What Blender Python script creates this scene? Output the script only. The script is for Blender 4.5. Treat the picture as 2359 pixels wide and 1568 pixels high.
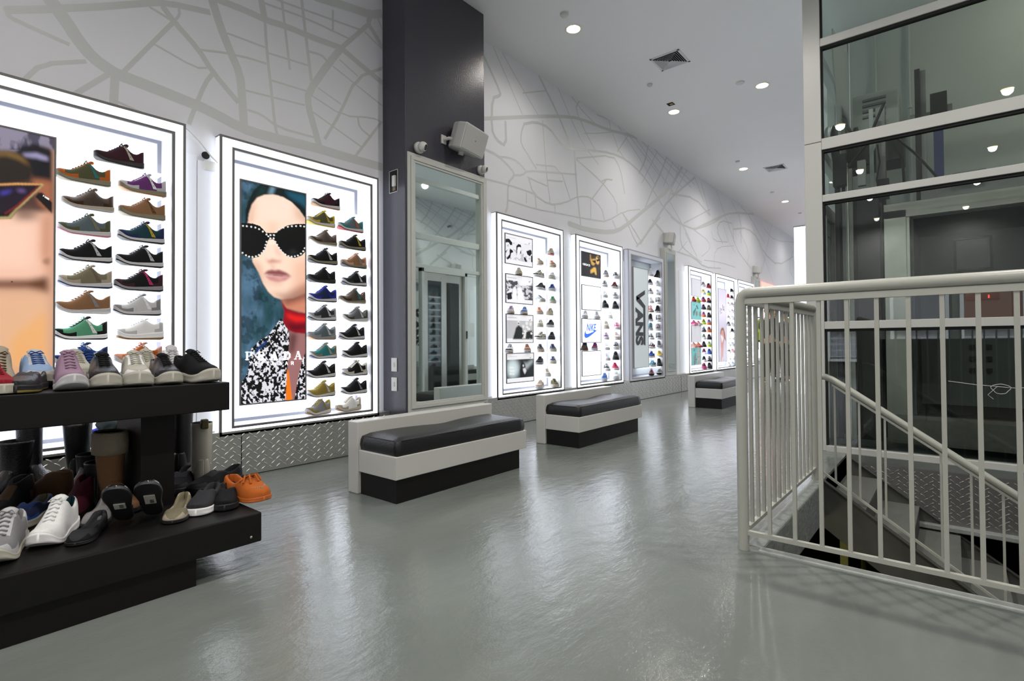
import bpy, bmesh, math, random
import numpy as np
from mathutils import Vector, Matrix, Euler
R = math.radians
PI = math.pi
random.seed(7)
for o in list(bpy.data.objects):
    bpy.data.objects.remove(o)
SC = bpy.context.scene
COL = SC.collection

# ------------------------------------------------------------------ camera
W, H = 2359, 1568
YAW, PITCH, ROLL, FPX, CY = 6.92074143e-01, 1.61009864e-02, -6.77744527e-03, 1.22435249e+03, 7.69179202e+02
EYE = 0.93
cam = bpy.data.cameras.new('camera')
cam.sensor_width = 36.0
cam.lens = 36.0 * FPX / W
cam.shift_y = -(H / 2 - CY) / W
cam.clip_start = 0.05
cam.clip_end = 200
camo = bpy.data.objects.new('camera', cam)
COL.objects.link(camo)
CR = Matrix.Rotation(YAW, 4, 'Z') @ Matrix.Rotation(PI / 2 + PITCH, 4, 'X') @ Matrix.Rotation(ROLL, 4, 'Z')
camo.matrix_world = Matrix.Translation((0, 0, EYE)) @ CR
SC.camera = camo
CR3 = CR.to_3x3()

def on(px, py, ax, v):
    """world point of a picture position that lies on the plane ax = v"""
    d = CR3 @ Vector(((px - W / 2) / FPX, -(py - CY) / FPX, -1.0))
    k = 'xyz'.index(ax)
    p = Vector((0, 0, EYE))
    t = (v - p[k]) / d[k]
    return p + t * d

# ------------------------------------------------------------------ world, exposure
wd = bpy.data.worlds.new('world')
SC.world = wd
wd.use_nodes = True
wd.node_tree.nodes['Background'].inputs[0].default_value = (0.5, 0.53, 0.6, 1)
wd.node_tree.nodes['Background'].inputs[1].default_value = 0.05
SC.view_settings.view_transform = 'Standard'
SC.view_settings.look = 'None'
SC.view_settings.gamma = 1.0
SC.view_settings.use_curve_mapping = False
SC.view_settings.exposure = 0.8
CEIL = 4.29
LIT = 1.25          # brightness of the light-box skins
LAMP = 86.0        # watts of each ceiling spot

# ------------------------------------------------------------------ materials
MC = {}
def srgb(c):
    if isinstance(c, str):
        c = tuple(int(c[i:i + 2], 16) / 255 for i in (0, 2, 4))
    return tuple((x / 12.92 if x <= .04045 else ((x + .055) / 1.055) ** 2.4) for x in c)

def mat(name, c=(.5, .5, .5), rough=.5, metal=0, emit=0, ecol=None, noise=0, nscale=20, bump=0, bscale=60, coat=0, spec=.5, sheen=0):
    key = name
    if key in MC:
        return MC[key]
    m = bpy.data.materials.new(name)
    m.use_nodes = True
    nt = m.node_tree
    b = nt.nodes['Principled BSDF']
    c4 = (*c, 1)
    b.inputs['Base Color'].default_value = c4
    b.inputs['Roughness'].default_value = rough
    b.inputs['Metallic'].default_value = metal
    b.inputs['Specular IOR Level'].default_value = spec
    if coat:
        b.inputs['Coat Weight'].default_value = coat
        b.inputs['Coat Roughness'].default_value = .08
    if emit:
        b.inputs['Emission Color'].default_value = (*(ecol or c), 1)
        b.inputs['Emission Strength'].default_value = emit
    tc = nt.nodes.new('ShaderNodeTexCoord')
    if noise:
        n = nt.nodes.new('ShaderNodeTexNoise')
        n.inputs['Scale'].default_value = nscale
        n.inputs['Detail'].default_value = 4
        nt.links.new(tc.outputs['Object'], n.inputs['Vector'])
        mx = nt.nodes.new('ShaderNodeMix')
        mx.data_type = 'RGBA'
        mx.inputs[6].default_value = tuple(max(0, x * (1 - noise)) for x in c) + (1,)
        mx.inputs[7].default_value = tuple(min(1, x * (1 + noise)) for x in c) + (1,)
        nt.links.new(n.outputs['Fac'], mx.inputs[0])
        nt.links.new(mx.outputs[2], b.inputs['Base Color'])
    if bump:
        n = nt.nodes.new('ShaderNodeTexNoise')
        n.inputs['Scale'].default_value = bscale
        n.inputs['Detail'].default_value = 3
        nt.links.new(tc.outputs['Object'], n.inputs['Vector'])
        bp = nt.nodes.new('ShaderNodeBump')
        bp.inputs['Strength'].default_value = bump
        bp.inputs['Distance'].default_value = .01
        nt.links.new(n.outputs['Fac'], bp.inputs['Height'])
        nt.links.new(bp.outputs[0], b.inputs['Normal'])
    MC[key] = m
    return m

def glass(name, tint=(.8, .88, .86), refl=1.0, ior=1.5):
    m = bpy.data.materials.new(name)
    m.use_nodes = True
    nt = m.node_tree
    nt.nodes.clear()
    out = nt.nodes.new('ShaderNodeOutputMaterial')
    mix = nt.nodes.new('ShaderNodeMixShader')
    tr = nt.nodes.new('ShaderNodeBsdfTransparent')
    tr.inputs[0].default_value = (*tint, 1)
    gl = nt.nodes.new('ShaderNodeBsdfGlossy')
    gl.inputs['Roughness'].default_value = 0.0
    gl.inputs['Color'].default_value = (.95, 1, .98, 1)
    fr = nt.nodes.new('ShaderNodeFresnel')
    fr.inputs[0].default_value = ior
    mu = nt.nodes.new('ShaderNodeMath')
    mu.operation = 'MULTIPLY'
    mu.inputs[1].default_value = refl
    mu.use_clamp = True
    nt.links.new(fr.outputs[0], mu.inputs[0])
    nt.links.new(mu.outputs[0], mix.inputs[0])
    nt.links.new(tr.outputs[0], mix.inputs[1])
    nt.links.new(gl.outputs[0], mix.inputs[2])
    nt.links.new(mix.outputs[0], out.inputs[0])
    MC[name] = m
    return m

def nd(m, t, **kw):
    n = m.node_tree.nodes.new(t)
    for k, v in kw.items():
        setattr(n, k, v)
    return n

# floor: glossy grey epoxy, trowel waves
MF = mat('floor_epoxy', (.30, .335, .32), .13, coat=0)
nt = MF.node_tree
b = nt.nodes['Principled BSDF']
geo = nt.nodes.new('ShaderNodeNewGeometry')
n1 = nt.nodes.new('ShaderNodeTexNoise'); n1.inputs['Scale'].default_value = 1.3; n1.inputs['Detail'].default_value = 5
n2 = nt.nodes.new('ShaderNodeTexNoise'); n2.inputs['Scale'].default_value = 9; n2.inputs['Detail'].default_value = 6; n2.inputs['Roughness'].default_value = .65
n3 = nt.nodes.new('ShaderNodeTexNoise'); n3.inputs['Scale'].default_value = 260; n3.inputs['Detail'].default_value = 2
mp = nt.nodes.new('ShaderNodeMapping'); mp.inputs['Scale'].default_value = (1.6, .7, 1)
nt.links.new(geo.outputs['Position'], mp.inputs['Vector'])
for n in (n1, n2, n3):
    nt.links.new(mp.outputs[0], n.inputs['Vector'])
cr = nt.nodes.new('ShaderNodeValToRGB')
cr.color_ramp.elements[0].position = .3; cr.color_ramp.elements[0].color = (.128, .144, .132, 1)
cr.color_ramp.elements[1].position = .72; cr.color_ramp.elements[1].color = (.175, .196, .183, 1)
nt.links.new(n1.outputs['Fac'], cr.inputs[0])
nt.links.new(cr.outputs[0], b.inputs['Base Color'])
rr = nt.nodes.new('ShaderNodeMapRange'); rr.inputs[3].default_value = .05; rr.inputs[4].default_value = .16
nt.links.new(n2.outputs['Fac'], rr.inputs[0]); nt.links.new(rr.outputs[0], b.inputs['Roughness'])
ad = nt.nodes.new('ShaderNodeMath'); ad.operation = 'MULTIPLY_ADD'; ad.inputs[1].default_value = .012
nt.links.new(n3.outputs['Fac'], ad.inputs[0]); nt.links.new(n2.outputs['Fac'], ad.inputs[2])
bp = nt.nodes.new('ShaderNodeBump'); bp.inputs['Strength'].default_value = .3; bp.inputs['Distance'].default_value = .012
nt.links.new(ad.outputs[0], bp.inputs['Height']); nt.links.new(bp.outputs[0], b.inputs['Normal'])

M_wall = mat('wall_mural_ground', (.74, .745, .785), .55, noise=.03, nscale=3)
M_street = mat('wall_mural_street', (.565, .58, .575), .4)
M_ceil = mat('ceiling_paint', (.86, .865, .875), .7, noise=.02, nscale=1.2)
M_plainwall = mat('plain_wall_paint', (.70, .71, .73), .6)
M_panel = mat('white_wall_panel', (.78, .80, .85), .35, noise=.02)
M_column = mat('column_violet_grey', (.05, .048, .062), .27, bump=.15, bscale=90)
M_white = mat('white_lacquer', (.52, .52, .49), .28, noise=.03, nscale=8)
M_frame = mat('white_frame_paint', (.52, .53, .50), .35)
M_rail = mat('rail_cream_paint', (.40, .41, .365), .32, bump=.05, bscale=70)
M_black = mat('black_board', (.0055, .005, .005), .5, noise=.2, spec=.25)
M_blackdk = mat('black_wood', (.007, .0055, .0055), .55, noise=.3, nscale=40, spec=.25)
M_leather = mat('black_leather', (.005, .005, .006), .33, bump=.25, bscale=180)
M_alu = mat('case_edge_alu', (.15, .145, .14), .5, metal=.3)
M_alul = mat('case_edge_pale', (.36, .37, .42), .4)
M_lit = mat('lightbox_skin', (.93, .95, 1), .5, emit=LIT, ecol=(.87, .92, 1))
M_litback = mat('lightbox_back', (.9, .92, .97), .5, emit=LIT * .37, ecol=(.86, .90, 1))
M_lining = mat('case_lining', (.85, .87, .92), .4, emit=.10, ecol=(.86, .9, 1))
M_shelf = mat('glowing_shelf', (.9, .93, 1), .3, emit=LIT * .95, ecol=(.93, .96, 1))
M_unlit = mat('unlit_case_skin', (.68, .69, .76), .35)
M_unback = mat('unlit_case_back', (.62, .69, .70), .4)
M_steel = mat('brushed_steel', (.55, .54, .50), .28, metal=1, noise=.12, nscale=14)
M_steeld = mat('dull_steel', (.22, .22, .22), .45, metal=.7, noise=.2, nscale=9)
M_dark = mat('dark_iron', (.035, .033, .032), .5, metal=.4)
M_mirror = mat('mirror_silver', (.72, .80, .77), .02, metal=1)
M_plastic = mat('white_plastic', (.62, .62, .59), .4)
M_grille = mat('speaker_grille', (.50, .50, .48), .6, bump=.4, bscale=600)
M_lens = mat('black_lens', (.01, .01, .012), .08)
M_shaft = mat('shaft_wall_paint', (.46, .50, .485), .7, noise=.05, nscale=3)
M_stair = mat('stair_dark_paint', (.07, .072, .065), .5, noise=.15, nscale=12)
M_tread = mat('stair_tread', (.13, .136, .125), .6, bump=.3, bscale=120)
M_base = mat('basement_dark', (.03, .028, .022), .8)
M_conc = mat('concrete_rim', (.25, .27, .255), .55, bump=.6, bscale=30, noise=.25, nscale=25)
M_glass = glass('shaft_glass', (.80, .87, .84), 1.5, 1.5)
M_acryl = glass('clear_acrylic', (.95, .97, 1), .6)
M_blue = mat('blue_ram', (.02, .03, .14), .4)
M_red = mat('red_glow', (1, .15, .12), .5, emit=2.0, ecol=(1, .16, .13))
M_grout = mat('dark_gap', (.01, .01, .01), .9)

# diamond plate
MD = mat('diamond_plate', (.5, .5, .47), .36, metal=.85, noise=.06, nscale=6)

# ------------------------------------------------------------------ mesh helpers
class MB:
    def __init__(s):
        s.v, s.f, s.m, s.sm = [], [], [], []
    def add(s, vs, fs, m=0, smooth=False):
        o = len(s.v)
        s.v += [tuple(v) for v in vs]
        s.f += [tuple(i + o for i in f) for f in fs]
        s.m += [m] * len(fs)
        s.sm += [smooth] * len(fs)
        return s
    def box(s, x0, x1, y0, y1, z0, z1, m=0, M=None):
        x0, x1 = min(x0, x1), max(x0, x1); y0, y1 = min(y0, y1), max(y0, y1); z0, z1 = min(z0, z1), max(z0, z1)
        vs = [Vector((x, y, z)) for z in (z0, z1) for y in (y0, y1) for x in (x0, x1)]
        if M is not None: vs = [M @ v for v in vs]
        return s.add(vs, [(0, 2, 3, 1), (4, 5, 7, 6), (0, 1, 5, 4), (2, 6, 7, 3), (0, 4, 6, 2), (1, 3, 7, 5)], m)
    def quad(s, a, b, c, d, m=0):
        return s.add([a, b, c, d], [(0, 1, 2, 3)], m)
    def prism(s, pts, axis, a, b, m=0):
        """polygon in the two other axes extruded along axis from a to b"""
        k = 'xyz'.index(axis)
        def mk(p, v):
            q = list(p); q.insert(k, v); return q
        n = len(pts)
        area = sum(pts[i][0] * pts[(i + 1) % n][1] - pts[(i + 1) % n][0] * pts[i][1] for i in range(n))
        P = list(pts)
        if (area < 0) ^ (axis == 'y'): P = P[::-1]
        lo, hi = min(a, b), max(a, b)
        vs = [mk(p, lo) for p in P] + [mk(p, hi) for p in P]
        fs = [tuple(range(n))[::-1], tuple(range(n, 2 * n))] + [(i, (i + 1) % n, (i + 1) % n + n, i + n) for i in range(n)]
        return s.add(vs, fs, m)
    def tube(s, pts, r, m=0, n=10, caps=True, smooth=True):
        pts = [Vector(p) for p in pts]
        k = len(pts)
        rr = r if isinstance(r, (list, tuple)) else [r] * k
        d0 = (pts[1] - pts[0]).normalized()
        up = Vector((0, 0, 1)) if abs(d0.z) < .9 else Vector((1, 0, 0))
        u = d0.cross(up).normalized()
        vs = []
        for i, p in enumerate(pts):
            d = (pts[min(i + 1, k - 1)] - pts[max(i - 1, 0)]).normalized()
            u = (u - d * u.dot(d)).normalized()
            w = d.cross(u)
            for j in range(n):
                a = 2 * PI * j / n
                vs.append(p + (u * math.cos(a) + w * math.sin(a)) * rr[i])
        fs = [(i * n + j, i * n + (j + 1) % n, (i + 1) * n + (j + 1) % n, (i + 1) * n + j) for i in range(k - 1) for j in range(n)]
        s.add(vs, fs, m, smooth)
        if caps:
            s.add(vs[:n], [tuple(range(n))[::-1]], m)
            s.add(vs[-n:], [tuple(range(n))], m)
        return s
    def lathe(s, prof, n=24, m=0, M=None, smooth=True):
        """profile of (r,z) round local z"""
        vs = []
        for r, z in prof:
            for j in range(n):
                a = 2 * PI * j / n
                v = Vector((r * math.cos(a), r * math.sin(a), z))
                vs.append(M @ v if M is not None else v)
        k = len(prof)
        fs = [(i * n + j, i * n + (j + 1) % n, (i + 1) * n + (j + 1) % n, (i + 1) * n + j) for i in range(k - 1) for j in range(n)]
        return s.add(vs, fs, m, smooth)
    def mesh(s, name, mats):
        me = bpy.data.meshes.new(name)
        me.from_pydata(s.v, [], s.f)
        for mt in (mats if isinstance(mats, (list, tuple)) else [mats]):
            me.materials.append(mt)
        me.polygons.foreach_set('material_index', s.m)
        me.polygons.foreach_set('use_smooth', s.sm)
        me.update()
        return me
    def build(s, name, mats, parent=None, bevel=0, seg=2):
        o = bpy.data.objects.new(name, s.mesh(name, mats))
        COL.objects.link(o)
        if parent: o.parent = parent
        if bevel:
            md = o.modifiers.new('bevel', 'BEVEL'); md.width = bevel; md.segments = seg; md.limit_method = 'ANGLE'; md.angle_limit = R(40)
        return o

def tag(o, label=None, cat=None, group=None, kind=None):
    if label: o['label'] = label
    if cat: o['category'] = cat
    if group: o['group'] = group
    if kind: o['kind'] = kind
    return o

def thing(name, label, cat, loc=(0, 0, 0), rz=0, group=None):
    o = bpy.data.objects.new(name, None)
    o.empty_display_size = .05
    COL.objects.link(o)
    o.location = loc
    o.rotation_euler = (0, 0, rz)
    return tag(o, label, cat, group)

def struct(mb, name, mats, label=None, **k):
    o = mb.build(name, mats, **k)
    o['kind'] = 'structure'
    if label: o['label'] = label
    return o

def text_mesh(txt, size=1.0, bold=0.0, shear=0, align='LEFT'):
    cu = bpy.data.curves.new('lettering', 'FONT')
    cu.body = txt; cu.size = size; cu.offset = bold; cu.shear = shear; cu.align_x = align
    cu.resolution_u = 3
    o = bpy.data.objects.new('lettering', cu)
    COL.objects.link(o)
    bpy.context.view_layer.update()
    me = bpy.data.meshes.new_from_object(o.evaluated_get(bpy.context.evaluated_depsgraph_get()))
    bpy.data.objects.remove(o)
    vs = [v.co.copy() for v in me.vertices]
    fs = [tuple(p.vertices) for p in me.polygons]
    bpy.data.meshes.remove(me)
    return vs, fs

# ------------------------------------------------------------------ the room
XW = -3.96      # mural wall
XF = -3.87      # face of the display cases and of the tread-plate skirting
YA, YB = -8.0, 21.5
XR = 2.6
CASES = [0.0, 1.527, 4.415, 6.025, 7.53, 9.98, 11.50, 13.03, 15.45, 16.96, 18.47]
CW = 1.315
ZC0, ZC1 = .297, 2.385
OX0, OX1, OY0, OY1 = -.68, 2.3, 2.56, 5.12    # stair opening
mb = MB()
mb.box(XW - .2, OX0, YA, YB, -.25, 0).box(OX0, XR, YA, OY0, -.25, 0).box(OX0, XR, OY1, YB, -.25, 0).box(OX1, XR, OY0, OY1, -.25, 0)
struct(mb, 'floor', MF)
mb = MB()
mb.box(OX0 - .06, OX0 + .012, OY0, 4.02, -.26, .006).box(OX0, OX1, OY0 - .05, OY0 + .012, -.26, .006)
struct(mb, 'trim_1', M_conc, 'rough concrete rim round the stair opening', bevel=.01)
mb = MB().box(XW - .2, XR + .1, YA, YB, CEIL, CEIL + .1)
struct(mb, 'ceiling', M_ceil)
# mural wall with recesses for the cases
mb = MB()
cuts = [YA]
for y in CASES: cuts += [y + .01, y + CW - .01]
cuts.append(YB)
def wallq(y0, y1, z0, z1):
    mb.quad((XW, y0, z0), (XW, y1, z0), (XW, y1, z1), (XW, y0, z1))
wallq(YA, YB, ZC1 - .01, CEIL); wallq(YA, YB, 0, ZC0 + .01)
for i in range(0, len(cuts), 2): wallq(cuts[i], cuts[i + 1], ZC0 + .01, ZC1 - .01)
mb.box(XW - .2, XW - .16, YA, YB, 0, CEIL)
# the street map printed on the wall
RK = [0]
def road(pts, w, k=1):
    x = XW + .0003
    for i in range(len(pts) - 1):
        a, c = Vector(pts[i]), Vector(pts[i + 1])
        d = c - a
        if d.length < 1e-4: continue
        n = Vector((-d.y, d.x)).normalized() * w / 2
        q = [a - n, c - n, c + n, a + n]
        RK[0] += 1
        xx = x + RK[0] * 1.2e-6
        mb.add([(xx, p.x, p.y) for p in q], [(0, 1, 2, 3)], 1)
    for p in pts[:-1] if len(pts) > 2 else []:
        RK[0] += 1
        xx = x + RK[0] * 1.2e-6
        q = [(xx, p[0] + w / 2 * math.cos(a), p[1] + w / 2 * math.sin(a)) for a in [2 * PI * j / 10 for j in range(10)]]
        mb.add(q, [tuple(range(10))], 1)
def roads(txt, ox, oy, sc, wk=1.0):
    for ln in txt.strip().split('\n'):
        w, rest = ln.split(':')
        pts = []
        for p in rest.split():
            a, c = p.split(',')
            q = on(ox + float(a) / sc, oy + float(c) / sc, 'x', XW)
            if q.z > CEIL: q.z = CEIL + .0
            pts.append((q.y, q.z))
        ym = sum(p[0] for p in pts) / len(pts)
        dep = 3.96 * .638 + ym * .77
        wid = float(w) / sc * dep / FPX * wk
        # smooth corners
        if len(pts) > 2:
            out = [pts[0]]
            for i in range(1, len(pts) - 1):
                a, c, d = map(Vector, (pts[i - 1], pts[i], pts[i + 1]))
                out += [tuple(c + (a - c) * .22), tuple(c * .74 + a * .13 + d * .13 ), tuple(c + (d - c) * .22)]
            out.append(pts[-1]); pts = out
        road(pts, wid)
roads('''65:290,-20 400,130 470,240 560,350 690,440 740,460 900,520 1100,600 1250,660 1450,770 1600,820 1900,890 2100,950 2310,1010
40:50,60 300,55 400,50 620,40 870,20 1000,15 1270,75
25:90,60 45,60 50,95 90,120 420,270
50:1275,-20 1330,160 1390,310 1450,450 1460,560 1470,700 1475,790
35:990,50 1050,130 1200,300 1280,430 1440,620
25:1050,130 920,260 730,450
15:900,40 1040,125
15:1080,50 1085,90 1050,130
12:920,260 1180,410 1250,410
25:140,490 250,385 520,370
30:450,570 650,450
45:695,450 685,640
14:700,610 900,700
25:1280,450 1240,500 1180,640 1140,750
14:1200,300 1370,320 1430,335 1500,350 1610,385
40:1310,-5 1500,70 1600,120 1730,160 1870,220 2060,290
40:1575,-10 1600,130
18:1600,130 1610,300 1640,560 1660,760 1680,840
16:1700,-10 1720,160 1750,420
20:1820,-10 1850,250 1880,490
12:1370,200 1600,285
12:1620,320 1860,395
12:1640,485 1850,550
12:1480,545 1640,585 1840,635
14:1500,665 1580,690 1680,770 1900,830
42:2060,290 1980,390 1860,560 1860,640 1900,780 1930,890
26:2060,290 2220,150
34:2060,290 2200,410 2310,500
50:1900,-20 2100,40 2240,90 2310,80
30:2240,90 2220,140 2260,200 2310,290
12:1600,20 1850,110 2120,240
12:1660,-5 2190,185
14:2010,60 2010,180
14:1860,310 1940,330 1975,370
10:2050,360 2160,460
10:2010,400 2310,640
18:2310,410 2150,470 2050,690 1960,840
10:1920,530 2060,630
10:1880,575 2070,700 2250,710 2310,740
10:1880,670 2180,885
16:2300,740 2140,950
12:2160,710 2170,770 2230,820
10:2200,190 2310,300
10:2280,110 2310,180''', 0, 0, 2.621)
roads('''20:40,765 400,750 540,750 650,760 850,840 940,860 1030,870
20:40,360 150,600 140,620 95,630 90,830 120,900 185,945 180,780
8:100,260 290,740
8:160,310 230,470 390,740
18:395,460 520,740 610,960
8:290,600 440,585
8:520,545 600,760 680,930 780,1060
8:605,600 680,720 770,810
10:655,635 630,700 700,860 760,970
16:40,960 130,1000 220,1090 240,1130 195,1180 195,1330 180,1370
12:240,1130 290,1130 320,1100 470,1110 640,1125
12:130,1010 200,1015 260,1040 310,1100
11:300,800 280,860 280,930 340,1020 380,1090
14:300,800 370,785 460,820 530,920 580,960 700,965 860,985 960,1030 1050,1110 1130,1220 1200,1340 1300,1440 1400,1480
8:420,780 440,1080 470,1320
12:625,970 640,1200 665,1450
10:640,1020 870,1000 920,1080 950,1250
8:640,1030 800,1170 900,1300 900,1380
10:330,1150 360,1250 460,1320 560,1310 650,1265 730,1270 800,1340 820,1420
8:320,1140 450,1200
8:380,1060 530,1075 600,1290
8:450,1160 550,1170
10:40,1150 200,1190 370,1250
8:200,1290 380,1350 500,1370 640,1400
8:315,1240 315,1310
8:640,1400 760,1420 830,1430 950,1360 1050,1350
8:730,1270 730,1420
8:500,1320 500,1380
8:370,1250 380,1350
10:830,1160 740,1280
10:800,1170 830,1155 870,1160
26:590,1440 700,1480 860,1500 940,1470 1080,1350 1240,1220 1320,1070
14:1220,985 1180,1120 1130,1220 1080,1340
14:1100,915 1080,1040 1040,1120
8:870,850 920,1000 1020,1080
8:980,855 900,980
7:905,790 1060,1040 1150,1200
7:960,850 1180,1140
7:1010,870 1290,1280
7:1060,890 1320,1210
7:1140,940 1380,1210
7:1210,980 1400,1190
7:1260,1010 1200,1200
7:1160,950 1060,1180
7:1300,1050 1230,1290
7:1350,1090 1270,1250
7:850,780 860,850
8:770,740 830,730 850,760 860,840
6:690,860 780,860 880,850
16:1400,1145 1230,1290 1150,1420 1050,1568
12:1250,1250 1400,1275 1500,1390
14:1400,1480 1560,1400 1640,1370 1780,1380
14:1130,1420 1200,1500 1260,1568
8:1440,1170 1500,1390
8:1400,1140 1460,1300
8:1540,1230 1580,1340 1660,1568
8:1640,1300 1700,1420 1700,1568
8:1240,1300 1330,1460 1380,1568
8:1330,1440 1500,1350
8:940,1380 1010,1480 1060,1568
8:870,1420 900,1490
8:1700,1330 1760,1400 1850,1568
9:1580,1568 1540,1480 1570,1420 1640,1440''', 1100, 0, 2.8)
roads('''12:420,0 500,60 620,105 760,60 850,0
8:500,40 500,230 560,290 680,380
12:470,290 620,340 700,420 840,430
6:680,330 750,270 740,200 620,110
6:940,60 950,240 1100,440
13:950,100 1060,90 1150,170 1200,300 1320,410 1450,330
6:950,240 820,250 780,320 790,440
6:1270,60 1180,480
6:1100,60 1300,600
6:1480,200 1400,420 1480,560
9:300,10 230,110 160,230
14:330,0 220,140 130,250
7:40,10 120,200 150,230
7:540,130 640,330
6:700,360 840,380 960,420
6:560,200 480,300
6:760,120 780,200 900,210
6:1200,90 1290,200 1480,210
5:1000,120 1080,300 1060,400
5:860,60 900,200 960,300''', 1430, 500, 3.647)
wl = struct(mb, 'wall_left', [M_wall, M_street])
# remaining walls
# opposite wall, also printed with the street map
mb = MB().box(XR, XR + .1, YA, YB, -.0, CEIL)
rd = random.Random(3)
for k in range(46):
    y, z = rd.uniform(1, 20), rd.uniform(.4, CEIL)
    a = rd.choice([.3, 1.2, 1.9, 2.7]) + rd.uniform(-.2, .2)
    L_ = rd.uniform(.8, 3); w = rd.choice([.025, .04, .09])
    p, q = Vector((y, z)), Vector((y + L_ * math.cos(a), min(CEIL, max(0, z + L_ * math.sin(a)))))
    n = Vector((-(q - p).y, (q - p).x)).normalized() * w / 2
    mb.add([(XR - .002, v.x, min(CEIL, max(0, v.y))) for v in (p - n, p + n, q + n, q - n)], [(0, 1, 2, 3)], 1)
struct(mb, 'wall_right', [M_wall, M_street])
struct(MB().box(XW - .2, XR + .1, YB, YB + .1, 0, CEIL), 'wall_far', M_plainwall)
struct(MB().box(XW - .2, XR + .1, YA - .1, YA, 0, CEIL), 'wall_near', M_plainwall)

# white panels between the cases, with a seam
def strip_panel(y0, y1, z1, n):
    mb = MB()
    mid = y0 + (y1 - y0) * .45
    mb.box(XW - .01, XW + .012, y0, mid - .003, .33, z1).box(XW - .01, XW + .014, mid + .003, y1, .33, z1 - .03)
    struct(mb, 'trim_%d' % n, M_panel, 'white panel between two lit cases')
n = 2
for a, b_, z in ((1.315, 1.527, 2.22), (5.73, 6.025, 2.22), (7.34, 7.53, 2.22), (9.45, 9.98, 2.3), (11.295, 11.50, 2.2), (12.815, 13.03, 2.2), (4.0, 4.415, 2.2)):
    strip_panel(a, b_, z, n); n += 1

# tread-plate skirting: real raised lozenges
def diamond(mb, y0, y1, z0, z1, x, sgn=1, axis='x', pit=.055, m=0):
    """raised bars alternately leaning, on a plane x=const (axis x) or y=const (axis y)"""
    j = 0
    z = z0 + pit * .4
    while z < z1 - .008:
        i = 0
        y = y0 + pit * (.35 if j % 2 else .0) + .012
        while y < y1 - .012:
            a = R(38) if (i + j) % 2 else R(142)
            ca, sa = math.cos(a), math.sin(a)
            l, w, h = pit * .36, pit * .085, .0022
            P = [(-l, 0), (-l * .5, -w), (l * .5, -w), (l, 0), (l * .5, w), (-l * .5, w)]
            base = [(y + p[0] * ca - p[1] * sa, z + p[0] * sa + p[1] * ca) for p in P]
            top = [(y + p[0] * .62 * ca - p[1] * .3 * sa, z + p[0] * .62 * sa + p[1] * .3 * ca) for p in P]
            if axis == 'x':
                vs = [(x, q[0], q[1]) for q in base] + [(x + sgn * h, q[0], q[1]) for q in top]
            else:
                vs = [(q[0], x, q[1]) for q in base] + [(q[0], x + sgn * h, q[1]) for q in top]
            fs = [(k, (k + 1) % 6, (k + 1) % 6 + 6, k + 6) for k in range(6)] + [tuple(range(6, 12))]
            mb.add(vs, fs, m)
            y += pit; i += 1
        z += pit * .52; j += 1
mb = MB()
mb.box(XW, XF, YA, YB, .006, ZC0 + .03)
mb.box(XW, XF - .004, YA, YB, 0, .006, 1)
diamond(mb, .0, 3.1, .012, ZC0 + .012, XF)
diamond(mb, 3.1, 10.0, .012, ZC0 + .012, XF, pit=.066)
for y in (1.67, 5.2, 9.55): mb.box(XF, XF + .0015, y, y + .006, .01, ZC0, 1)
struct(mb, 'baseboard_left', [MD, M_grout], 'bright tread-plate skirting under the lit cases')

# the dark column
mb = MB().box(XW - .05, -3.643, 2.956, 3.977, 0, CEIL)
struct(mb, 'wall_column', M_column, 'dark violet-grey square column against the mural wall', bevel=.006)
# slim white pilasters with narrow mirrors
for k, y0 in ((0, 8.9), (1, 14.42)):
    t = thing('mirror_pilaster', ['white pilaster with narrow mirror right of the dim case', 'white pilaster with narrow mirror far down the mural wall'][k], 'pilaster', (XW, y0, 0))
    MB().box(.002, .09, 0, .47, .33, 2.59).build('pillar_box', M_frame, t, bevel=.004)
    MB().box(.09, .094, .07, .40, .42, 2.5).build('mirror_glass', M_mirror, t)
    mb = MB()
    for a in ((.055, .07, .405, 2.515), (.40, .415, .405, 2.515)): mb.box(.09, .1, a[0], a[1], a[2], a[3])
    mb.box(.09, .1, .07, .40, 2.5, 2.515).box(.09, .1, .07, .40, .405, .42)
    mb.build('mirror_trim', M_frame, t)

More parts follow.
